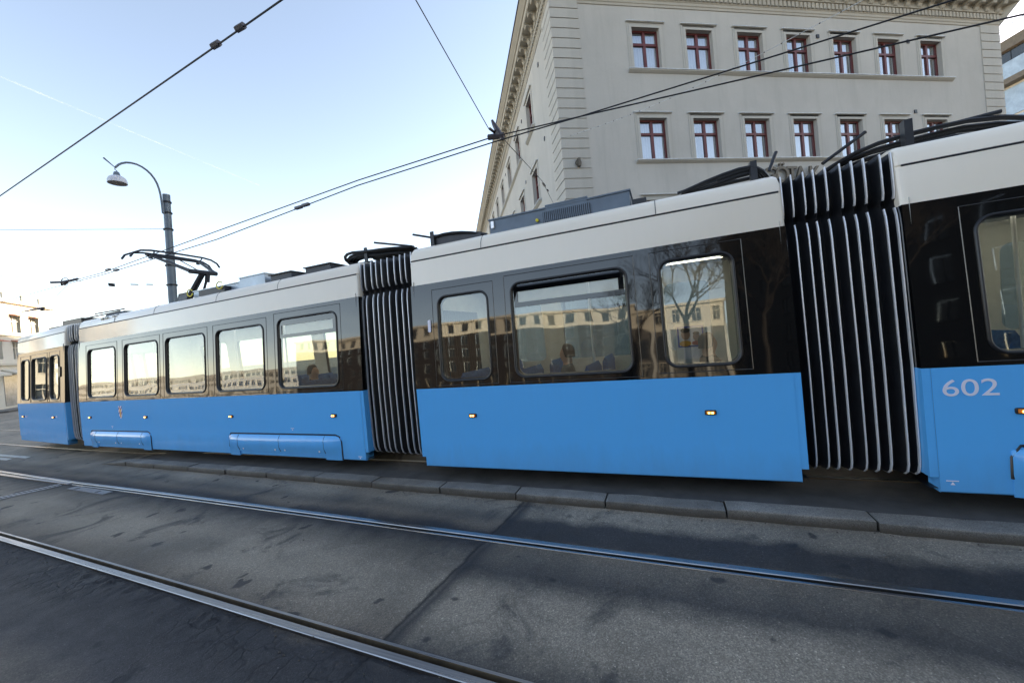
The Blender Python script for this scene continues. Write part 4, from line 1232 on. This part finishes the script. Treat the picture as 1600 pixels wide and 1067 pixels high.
WM = {}
for z0, h in rows:
    if h not in WM: WM[h] = window_mesh(h) + ([curtain_mesh(h, k, kd) for k, kd in enumerate((0, 1, 0, 1, 2, 0))],)
SUR = {}
for h in WM:
    s = MB()
    def ringbox(o0, o1, d, top):
        s.box(-o1, -o0, -d, 0.02, 0.0, h + top); s.box(o0, o1, -d, 0.02, 0.0, h + top); s.box(-o0, o0, -d, 0.02, h + 0.0, h + top)
    ringbox(WW + 0.001, WW + 0.12, 0.035, 0.10); ringbox(WW + 0.12, WW + 0.20, 0.02, 0.19)
    s.box(-WW - 0.12, WW + 0.12, -0.02, 0.02, h + 0.10, h + 0.19)
    s.box(-WW - 0.225, WW + 0.225, -0.07, 0.02, h + 0.191, h + 0.212)
    hd = MB(); hd.loft([[(x, -o, z) for o, z in ((-0.02, h + 0.213), (0.10, h + 0.213), (0.10, h + 0.232), (-0.02, h + 0.25))] for x in (-WW - 0.24, WW + 0.24)], 0, False, True, True)
    SUR[h] = (s.data('window_surround', MT['stone']), hd.data('window_head', MT['zinc']))
ci = 0
for left, wins in ((False, rwin), (True, lwin)):
    P_ = Lp if left else Rp
    for r_, (z0, h) in enumerate(rows):
        if left and r_ == 2: continue
        for k, c in enumerate(wins):
            rz_ = ROTL if left else 0
            fm, pm, cm = WM[h]
            wo = put('window', fm, bld, P_(c, -0.19, z0), rz_)
            for p in pm: put('window_pane', p, wo)
            if r_ == 0 or k % 3 != 2:
                cu = put('curtain', cm[(k * 5 + r_ * 2 + left) % 6 if (r_ or left) else (0, 0, 0, 1, 1, 1, 1)[k]], wo)
            put('window_surround', SUR[h][0], bld, P_(c, 0, z0), rz_)
            put('window_head', SUR[h][1], bld, P_(c, 0, z0), rz_)


def sill(a, b, z, left):
    P_ = Lp if left else Rp
    for nm, mt, pr in (('sill', MT['stone'], [(-0.01, z - 0.15), (0.05, z - 0.13), (0.08, z - 0.09), (0.12, z - 0.07), (0.12, z - 0.03), (-0.01, z - 0.03)]),
                       ('sill_flashing', MT['zinc'], [(-0.2, z - 0.029), (0.15, z - 0.029), (0.15, z - 0.005), (0.0, z + 0.004), (-0.2, z + 0.012)])):
        mb = MB(); mb.loft([[P_(x, o, zz) for o, zz in pr] for x in (a, b)], 0, False, True, True); mb.build(nm, mt, bld)


sill(3.12, 19.93, 12.5, False); sill(3.12, 19.93, 8.76, False); sill(3.12, 19.93, 5.0, False)
for z in (12.5, 8.76): sill(3.95, 5.9, z, True)
sill(7.75, 64, 12.5, True); sill(7.75, 64, 8.76, True)
for x, z in ((12.44, 14.22), (17.45, 14.18), (17.55, 10.88)):
    mb = MB(); mb.box(x - 0.07, x + 0.07, -0.04, 0.0, z - 0.08, z + 0.08); mb.build('wall_vent', MT['rubber'], bld)
for t, z in ((2.4, 14.3), (6.95, 14.27), (2.44, 10.93), (7.2, 10.89), (14.1, 14.3)):
    mb = MB(); mb.box(-0.07, 0.07, -0.03, 0.0, -0.08, 0.08); mb.build('wall_vent', MT['rubber'], bld, Lp(t, 0, z), ROTL)
# letters standing off the wall
lt = {}
for ch, x in (('G', 8.98), ('Ö', 9.52), ('T', 10.1), ('A', 10.5), ('K', 11.28)):
    me = text_mesh('letter', ch, 0.98, 0.045, 0.92, 0.012)
    xs_ = [v.co.x for v in me.vertices]; zs_ = [v.co.z for v in me.vertices]
    me.transform(Matrix.Translation((-min(xs_), 0, 0)))
    me.materials.clear(); me.materials.append(MT['bronze'])
    put('letter', me, bld, Rp(x, 0.12, 7.66), 0)
# cable anchor rosette on the corner
mb = MB(); mb.lathe([(0.0, 0.12), (0.06, 0.11), (0.08, 0.07), (0.13, 0.05), (0.14, 0.02), (0.10, 0.0)], (0, 0, 0), 12, axis=(0, -1, 0)); mb.box(-0.05, 0.05, -0.16, 0, -0.16, 0.16)
mb.build('anchor_rosette', MT['bronze'], bld, Rp(0.6, 0.035, 8.66))

# ------------------------------------------------------------------ glass building beyond the corner
gb = empty('glass_building', (26.6, 43.5, 0), radians(-68.0)); gb.scale = (1, 1, 1.09)
tag(gb, 'modern glazed building with sloping steel roof glimpsed behind the corner building at right', 'building')
mb = MB(); mb.box(-6, 10, 0.3, 12, 0, 18.3); mb.build('wall', MT['palewall'], gb)
mb = MB()
for k in range(6):
    mb.loft([[(x, -0.5 + 0.32 * k, 19.9 + 0.30 * k), (x, -0.5 + 0.32 * k, 20.0 + 0.30 * k), (x, -0.5 + 0.32 * (k + 1), 20.16 + 0.30 * k), (x, -0.5 + 0.32 * (k + 1), 20.1 + 0.30 * k)] for x in (-6.2, 10.2)], 0, False, True, True)
mb.build('roof', MT['zinc'], gb)
mb = MB(); mb.box(-6.1, 10.1, -0.35, 11, 19.2, 19.9); mb.build('fascia', MT['bronze'], gb)
for k in range(14):
    mb = MB(); mb.box(-6 + 1.15 * k + 0.05, -6 + 1.15 * (k + 1), -0.05, 0.2, 18.32, 19.15); mb.build('window', MT['darkglass'], gb)
mb = MB(); mb.box(-6.1, 10.1, -0.4, 0.28, 17.2, 18.3); mb.build('parapet', MT['blueglass'], gb)
mb = MB(); mb.box(-6.1, 10.1, -0.45, 0.28, 16.8, 17.18); mb.build('ledge', MT['bronze'], gb)
for r_ in range(5):
    for k in range(10):
        mb = MB(); mb.box(-6 + 1.6 * k + 0.06, -6 + 1.6 * (k + 1) - 0.06, 0.18, 0.29, 16.7 - 2.1 * (r_ + 1) + 0.08, 16.7 - 2.1 * r_ - 0.08); mb.build('window', MT['blueglass'], gb)
mb = MB()
for k in range(11): mb.box(-6 + 1.6 * k - 0.05, -6 + 1.6 * k + 0.05, 0.05, 0.3, 6, 16.75)
mb.build('mullions', MT['bronze'], gb)['kind'] = 'stuff'

# ------------------------------------------------------------------ sunlit building far left
fl = empty('shop_building', (-46.5, 12.55, 0), radians(137))
tag(fl, 'sunlit cream stone building with red window hoods at the far left end of the street', 'building')
# local x runs away to the right, outward normal is -y
mb = MB(); FLEN = 7.0
loops = [[(-3, 0), (FLEN, 0), (FLEN, 8.3), (-3, 8.3)]]
fw_ = [(-2.4 + 2.2 * k, z) for k in range(4) for z in (3.9, 6.0)]
for x, z in fw_: loops.append([(x, z), (x + 1.1, z), (x + 1.1, z + 1.35), (x, z + 1.35)])
v, f = fill2d(loops, lambda a, b: (a, 0, b)); mb.mesh(v, f)
mb.face([(FLEN, 0, 0), (FLEN, 4, 0), (FLEN, 4, 8.3), (FLEN, 0, 8.3)]); mb.face([(-3, 0, 8.3), (FLEN, 0, 8.3), (FLEN, 4, 8.3), (-3, 4, 8.3)]); mb.face([(-3, 0, 0), (-3, 4, 0), (-3, 4, 8.3), (-3, 0, 8.3)])
mb.build('wall', MT['lightstone'], fl)
for z, d, h in ((8.3, 0.35, 0.25), (5.7, 0.14, 0.12), (3.4, 0.2, 0.16)):
    mb = MB(); mb.box(-3, FLEN + d, -d, 0.0, z, z + h); mb.build('cornice', MT['cream'], fl)
for x, z in fw_:
    mb = MB(); mb.box(x, x + 1.1, 0.2, 0.25, z, z + 1.35, 0); mb.box(x + 0.52, x + 0.58, 0.14, 0.2, z, z + 1.35, 1); mb.box(x, x + 1.1, 0.14, 0.2, z + 0.9, z + 0.96, 1)
    wo = mb.build('window', [MT['shopwin'], MT['lightstone']], fl)
    a = MB(); a.loft([[(q, 0.0, z + 1.5), (q, 0.0, z + 1.42), (q, -0.45, z + 1.3), (q, -0.45, z + 1.36)] for q in (x - 0.1, x + 1.2)], 0, False, True, True); a.build('window_hood', MT['terracotta'], fl)
for k in range(5):
    mb = MB(); mb.box(-3 + 2.1 * k, -3 + 2.1 * k + 0.35, -0.12, 0, 8.56, 9.1); mb.build('parapet_post', MT['cream'], fl)
mb = MB(); mb.box(-3, FLEN, -0.1, -0.02, 9.1, 9.2); mb.build('parapet_rail', MT['cream'], fl)
for k in range(3):
    mb = MB(); mb.box(-2.6 + 3.3 * k, -0.2 + 3.3 * k, -0.03, 0.0, 0.3, 2.7); mb.build('shop_window', MT['shopwin'], fl)
    mb = MB(); mb.loft([[(q, 0.0, 3.1), (q, 0.0, 3.0), (q, -0.9, 2.6), (q, -0.9, 2.75)] for q in (-2.7 + 3.3 * k, -0.1 + 3.3 * k)], 0, False, True, True); mb.build('awning', MT['lightstone'], fl)

# ------------------------------------------------------------------ buildings across the street (behind the viewer; unseen, they mirror in the tram)
def block(name, x0, x1, y, h, mat, topmat, label, floors, pitch, ww, wh, ztop, trim='cream', loc=None, rz=0):
    r = empty(name, loc or (x0, y, 0), rz); tag(r, label, 'building')
    L_ = x1 - x0
    wl = MB(); loops = [[(0, 0), (L_, 0), (L_, ztop), (0, ztop)]]; cs = []
    n = int(L_ / pitch); st = (L_ - (n - 1) * pitch) / 2
    for k in range(n):
        for z in floors:
            cs.append((st + k * pitch - ww / 2, z))
            if z < ztop: loops.append([(cs[-1][0], z), (cs[-1][0] + ww, z), (cs[-1][0] + ww, z + wh), (cs[-1][0], z + wh)])
    v, f = fill2d(loops, lambda a, b: (a, 0, b)); wl.mesh(v, f)
    wl.face([(0, 0, 0), (0, -14, 0), (0, -14, h), (0, 0, h)]); wl.face([(L_, 0, 0), (L_, -14, 0), (L_, -14, h), (L_, 0, h)])
    wl.face([(0, 0, h), (L_, 0, h), (L_, -14, h), (0, -14, h)])
    wl.build('wall', mat, r)
    tp = MB(); loops = [[(0, ztop), (L_, ztop), (L_, h), (0, h)]]
    for a, z in cs:
        if z > ztop: loops.append([(a, z), (a + ww, z), (a + ww, z + wh), (a, z + wh)])
    v, f = fill2d(loops, lambda a, b: (a, 0.0, b)); tp.mesh(v, f); tp.build('attic_wall', topmat, r)
    c_ = MB(); c_.box(-0.3, L_ + 0.3, 0.002, 0.5, h - 0.5, h); c_.box(-0.1, L_ + 0.1, 0.002, 0.25, ztop - 0.2, ztop + 0.15); c_.build('cornice', topmat, r)
    wd = MB(); wd.box(0, ww, -0.25, -0.2, 0, wh, 0)
    for q in (0, ww / 2 - 0.04, ww - 0.08): wd.box(q, q + 0.08, -0.2, -0.1, 0, wh, 1)
    wd.box(0, ww, -0.2, -0.1, wh * 0.65, wh * 0.65 + 0.08, 1); wd.box(-0.12, ww + 0.12, -0.02, 0.08, wh, wh + 0.15, 1); wd.box(-0.12, ww + 0.12, -0.02, 0.12, -0.12, 0, 1)
    wdd = wd.data('window', [MT['farwin'], MT[trim]])
    for a, z in cs: put('window', wdd, r, (a, 0, z))
    return r


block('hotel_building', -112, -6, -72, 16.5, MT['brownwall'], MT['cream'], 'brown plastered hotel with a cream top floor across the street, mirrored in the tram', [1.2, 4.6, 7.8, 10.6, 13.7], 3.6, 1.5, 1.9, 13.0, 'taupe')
block('theatre_building', -6.3, 9, -66, 14.0, MT['taupe'], MT['cream'], 'taupe classical building with a cream attic across the square, mirrored in the wide tram window', [0.8, 10.6], 3.0, 1.3, 2.2, 9.6)
block('dark_building', 0, 62, 0, 24.0, MT['shadewall'], MT['shadewall'], 'unseen tall building across the square, coloured dark in place of shade, mirrored in the black panels by the wide bellows', [1.2, 5.2, 9.2, 13.2, 17.2], 4.2, 1.5, 2.2, 20.5, 'shadewall', (9.3, -66, 0), radians(58))  # shade put into the wall colour; facade turned from the sun to mirror dark
block('arcade_building', 0, 17, 0, 13.0, MT['cream'], MT['cream'], 'sunlit cream building closing the street at left, mirrored in the far tram car', [1.2, 4.6, 7.8], 3.2, 1.4, 2.0, 10.5, 'cream', (-75, 8, 0), -pi / 2)
block('office_building', -340, -120, -92, 11.0, MT['palewall'], MT['palewall'], 'long low pale office building far across the square, mirrored in the long tram car', [1.2, 4.6, 8.0], 4.0, 2.8, 1.6, 10.3)


th_ = [o for o in C.objects if o.name == 'theatre_building'][0]
for k in range(5):
    ar_ = MB(); x_ = 1.7 + 3.0 * k
    pts_ = [(x_ - 0.8, 3.8), (x_ + 0.8, 3.8), (x_ + 0.8, 7.6)] + [(x_ + 0.8 * cos(a), 7.6 + 0.8 * sin(a)) for a in [pi * q / 8 for q in range(1, 8)]] + [(x_ - 0.8, 7.6)]
    ar_.face([(a, 0.02, z) for a, z in pts_]); ar_.build('arched_window', MT['farwin'], th_)
    pi_ = MB(); pi_.box(x_ + 1.2, x_ + 1.8, 0.003, 0.4, 0.5, 9.4); pi_.build('pilaster', MT['palewall'], th_)


def bare_tree(name, x, y, h, label, seed):
    rnd = random.Random(seed); r = empty(name, (x, y, 0)); tag(r, label, 'tree', 'bare street trees across the street')
    tk = MB(); tk.tube([(0, 0, 0), (0.05, 0, h * 0.2), (0, 0.05, h * 0.4)], [0.2, 0.16, 0.13], 8); tk.build('trunk', MT['bark'], r)
    br = MB()
    def grow(p, d, l, rad, lev):
        q = p + d * l; m = p.lerp(q, 0.5) + Vector((rnd.uniform(-1, 1), rnd.uniform(-1, 1), rnd.uniform(-1, 1))) * l * 0.06
        br.tube([p, m, q], [rad, rad * 0.8, rad * 0.6], 4 if lev else 6, caps=False)
        if lev >= 6: return
        for _ in range(3 if lev < 4 else 2):
            nd = (d + Vector((rnd.uniform(-1, 1), rnd.uniform(-1, 1), rnd.uniform(-0.3, 0.7))) * 0.75).normalized()
            grow(q, nd, l * rnd.uniform(0.62, 0.85), rad * 0.6, lev + 1)
    for _ in range(4):
        grow(Vector((0, 0.05, h * 0.38)), Vector((rnd.uniform(-0.7, 0.7), rnd.uniform(-0.7, 0.7), 1)).normalized(), h * 0.16, 0.09, 0)
    br.build('crown', MT['bark'], r)


bare_tree('bare_tree', 1.0, -17, 12, 'leafless street tree across the street, mirrored beside the poster window', 3)
bare_tree('bare_tree', 5.5, -20, 13, 'leafless street tree across the street, the tallest one mirrored in the tram', 5)
bare_tree('bare_tree', -2.6, -24, 11, 'leafless street tree across the street, thin, mirrored in the wide middle window', 21)
bare_tree('bare_tree', 11, -19, 12, 'leafless street tree across the street, the one mirrored furthest right', 8)

# ------------------------------------------------------------------ lamp post, overhead wires
lp = empty('lamp_post', (-14.5, 7.6, 0))
tag(lp, 'grey steel lamp and wire post with a curved arm behind the tram', 'lamp post')
mb = MB(); mb.tube([(-0.22, 0, 0), (-0.12, 0, 3.0), (0.0, 0, 5.6)], 0.118, 16); mb.tube([(0.0, 0, 5.6), (0.015, 0, 5.66)], [0.118, 0.098], 16); mb.tube([(0.015, 0, 5.66), (0.10, 0, 7.46)], 0.098, 16)
mb.build('pole', MT['galv'], lp)
mb = MB(); arc = [(0.08, -0.13, 6.85), (0.09, -0.14, 7.2), (0.1, -0.16, 7.5), (0.13, -0.25, 7.8), (0.15, -0.42, 8.02), (0.16, -0.66, 8.14), (0.17, -0.92, 8.12), (0.18, -1.12, 8.0), (0.18, -1.24, 7.84)]
Q = [Vector(arc[0])]
for a, b in zip(arc, arc[1:]): a, b = Vector(a), Vector(b); Q += [a.lerp(b, 0.25), a.lerp(b, 0.75)]
Q.append(Vector(arc[-1])); mb.tube(Q, 0.028, 8); mb.build('lamp_arm', MT['galv'], lp)
hx, hy, hz = 0.18, -1.22, 7.40
mb = MB(); mb.tube([(hx, hy - 0.02, 7.84), (hx, hy - 0.03, 7.78), (hx + 0.03, hy, 7.74), (hx, hy, 7.70)], 0.012, 6); mb.tube([(hx, hy - 0.02, 7.84), (hx - 0.02, hy - 0.25, 8.04)], [0.01, 0.022], 6); mb.build('hook', MT['galv'], lp)
mb = MB(); mb.lathe([(0.045, 7.72), (0.06, 7.71), (0.085, 7.61), (0.09, 7.585)], (hx, hy, 0), 16); mb.build('lamp_cap', MT['galv'], lp)
mb = MB(); mb.lathe([(0.085, 7.60), (0.13, 7.588), (0.175, 7.555), (0.205, 7.51), (0.218, 7.45), (0.22, 7.39), (0.212, 7.39), (0.205, 7.43)], (hx, hy, 0), 24); mb.build('lamp_shade', MT['lampwhite'], lp)
mb = MB(); mb.lathe([(0.0, 7.415), (0.12, 7.41), (0.209, 7.398)], (hx, hy, 0), 24); mb.build('lamp_glass', MT['lampinner'], lp)
for z, rr in ((7.22, 0.113), (6.88, 0.116), (6.36, 0.118), (5.22, 0.134), (4.60, 0.134)):
    mb = MB(); xo = 0.10 * (z - 5.6) / 1.86 if z > 5.6 else -0.12 + 0.12 * (z - 3) / 2.6
    mb.lathe([(rr, -0.02), (rr + 0.012, -0.02), (rr + 0.012, 0.02), (rr, 0.02)], (xo, 0, z), 18); mb.build('clamp_band', MT['wire'], lp)
mb = MB(); mb.box(0.06, 0.13, -0.145, -0.1, 6.84, 7.24); mb.build('arm_bracket', MT['galv'], lp)


def wire(name, pts, r, label, cat='wire', sub=4):
    mb = MB(); mb.tube(pts, r, 6)
    o = mb.build(name, MT['wire']); tag(o, label, cat); return o


P1 = [(-16.1, 5.86, 4.75), (-14.28, 5.86, 4.745), (-9.32, 5.86, 4.965), (-5.16, 5.86, 5.14), (-2.33, 5.86, 5.175), (-0.97, 5.86, 5.085), (0.70, 5.86, 5.10), (3.13, 5.86, 5.13), (8, 6.3, 5.2), (30, 9, 5.6)]
w1 = wire('contact_wire', P1, 0.0095, 'black overhead contact wire above the tram, the upper of the pair crossing the corner building')
P2 = [(-16.4, 5.83, 4.70), (-14.29, 5.83, 4.675), (-9.34, 5.83, 4.765), (-5.17, 5.83, 5.03), (-2.32, 5.83, 5.075), (-0.97, 5.83, 5.07), (0.69, 5.83, 4.955), (3.66, 5.83, 4.755), (9, 6.0, 4.7), (30, 8, 4.7)]
w2 = wire('contact_wire', P2, 0.0095, 'black overhead contact wire above the tram, the lower of the pair crossing the corner building')
for o, ps_ in ((w1, (-14.0, )), (w2, (-13.6, -6.75, -6.55))):
    P_ = P1 if o is w1 else P2
    for x in ps_:
        z = interp([(a[0], a[2]) for a in P_], x); mb = MB(); mb.box(x - 0.09, x + 0.09, 5.825, 5.885, z - 0.0, z + 0.05); mb.build('wire_clamp', MT['insul'], o)
w3 = wire('contact_wire', [(-60, 6.5, 5.5), (-11.55, 3.38, 5.5), (-4.47, 2.98, 5.5), (-3.29, 2.91, 5.5), (4, 2.6, 5.5), (30, 2.6, 5.5)], 0.0095, 'thick black overhead wire crossing the upper left sky with two clamps on it')
for x, y in ((-4.47, 2.98), (-4.01, 2.952)):
    mb = MB(); mb.tube([(x - 0.06, y, 5.515), (x + 0.06, y, 5.515)], 0.034, 6); mb.build('wire_clamp', MT['insul'], w3)
w4 = wire('contact_wire', [(-16.4, 5.83, 4.70), (-20.8, 5.86, 4.70), (-34, 7.2, 4.7)], 0.009, 'thin overhead wire running off to the left edge above the far roofs')
wire('span_wire', [(-4.18, 16.92, 7.49), (-2.9, 10.5, 6.17), (-2.28, 6.0, 5.22)], 0.007, 'thin span wire from the corner building down to the contact wires')
wire('span_wire', [(-2.38, 5.75, 5.25), (-2.39, 3.92, 5.9), (-2.5, -2, 7.6), (-2.6, -12.9, 11.0)], 0.007, 'thin span wire rising from the contact wires to the top edge of the picture')
hg = MB(); hg.tube([(-2.36, 5.86, 5.44), (-2.33, 5.86, 5.36), (-2.26, 5.86, 5.20), (-2.2, 5.86, 5.08)], [0.02, 0.035, 0.05, 0.02], 8); hg.tube([(-2.45, 5.86, 5.19), (-2.18, 5.86, 5.15)], 0.045, 7); hg.tube([(-2.37, 5.75, 5.26), (-2.3, 6.0, 5.22)], 0.022, 6)
tag(hg.build('wire_hanger', MT['insul']), 'dark insulated wire hanger where the span wire meets the contact wires, beside the cornice', 'insulator')
tb_ = MB(); tb_.tube([(-2.97, 10.75, 6.22), (-3.0, 10.95, 6.27), (-3.06, 11.3, 6.345), (-3.1, 11.5, 6.39)], [0.014, 0.035, 0.035, 0.014], 7); tb_.tube([(-3.2, 12.1, 6.51), (-3.24, 12.3, 6.55)], 0.03, 7)
tag(tb_.build('turnbuckle', MT['insul']), 'small black turnbuckle on the span wire in front of the left wall', 'turnbuckle')
wire('span_wire', [(-14.47, 7.5, 6.36), (-17.7, 5.12, 6.40), (-24, 0.5, 6.5)], 0.007, 'thin wire from the upper clamp of the lamp post to the left edge')
w5 = wire('span_wire', [(-14.55, 7.5, 4.60), (-15.25, 6.47, 4.62), (-15.9, 5.88, 4.76), (-16.55, 4.7, 4.85), (-18.5, 1.5, 5.1)], 0.006, 'thin wire from the lamp post carrying a small dark plate')
mb = MB(); mb.box(-0.09, 0.09, -0.008, 0.008, -0.05, 0.05); mb.build('plate', MT['darkmetal'], w5, (-15.28, 6.44, 4.60), radians(110))
for a, b in (((-14.75, 7.2), (-14.85, 7.08)), ((-14.95, 6.93), (-15.05, 6.78))):
    mb = MB(); mb.tube([(*a, 4.61), (*b, 4.615)], 0.02, 6); mb.build('turnbuckle', MT['insul'], w5)
si = MB(); si.tube([(-16.75, 5.7, 4.80), (-16.45, 5.8, 4.78), (-16.1, 5.85, 4.77), (-15.75, 5.9, 4.79)], 0.035, 6); si.tube([(-16.5 + 0.22 * (1 - cos(a)), 5.82, 4.78 + 0.10 * sin(a)) for a in [pi * k / 8 for k in range(9)]], 0.012, 5); si.tube([(-16.35, 5.83, 4.70), (-16.2, 5.84, 4.76)], 0.04, 6); si.tube([(-16.5, 5.83, 4.68), (-16.5, 5.83, 4.78)], 0.025, 6)
tag(si.build('section_insulator', MT['insul']), 'dark section insulator joining the wires left of the lamp post', 'insulator')
wire('contact_wire', [(-16.2, 5.85, 4.68), (-21.7, 7.1, 4.62), (-25.3, 8.7, 4.62), (-40, 17, 4.6)], 0.008, 'thin overhead wire bending away over the far end of the tram')
si2 = MB(); si2.tube([(-22.9, 6.95, 4.65), (-21.6, 7.1, 4.66)], [0.02, 0.05], 6); si2.tube([(-21.75, 7.1, 4.56), (-21.75, 7.1, 4.68)], 0.05, 6)
tag(si2.build('wire_hanger', MT['insul']), 'small dark wire hanger in the sky above the far end of the tram', 'insulator')
bc = empty('bead_cable', (-2.97, 15.65, 9.76)); tag(bc, 'thin pale cable with small beads strung up from the corner of the building', 'cable')
a, b = Vector((-2.97, 15.62, 9.76)), Vector((4.17, 10.18, 8.05)) ; mb = MB(); pts = [a.lerp(b, k / 12) - Vector((0, 0, 0.25 * sin(pi * k / 12))) for k in range(15)]
mb.tube([p - a for p in pts], 0.006, 5); mb.build('cable', MT['zinc'], bc, (0, -0.03, 0))
mb = MB()
for k in range(27):
    p = a.lerp(b, k / 24) - Vector((0, 0, 0.25 * sin(pi * k / 24))) - a; mb.lathe([(0, 0.02), (0.02, 0), (0, -0.02)], p, 6)
mb.build('beads', MT['insul'], bc, (0, -0.03, 0))['kind'] = 'stuff'

# ------------------------------------------------------------------ vapour trails high in the sky
for pts, r0, r1 in (([(-5820, 1774, 3000), (-5959, 2806, 3000), (-6252, 4675, 3000)], 9, 7), ([(-7890, 9765, 3000), (-3181, 6819, 3000)], 30, 6), ([(-10412, 3028, 3000), (-11006, 3654, 3000)], 14, 14)):
    mb = MB(); A_, B_ = Vector(pts[0]), Vector(pts[-1]); mb.tube([A_.lerp(B_, k / 24) for k in range(25)], [r0 + (r1 - r0) * k / 24 for k in range(25)], 8)
    tag(mb.build('vapour_trail', MT['vapour']), kind='structure')
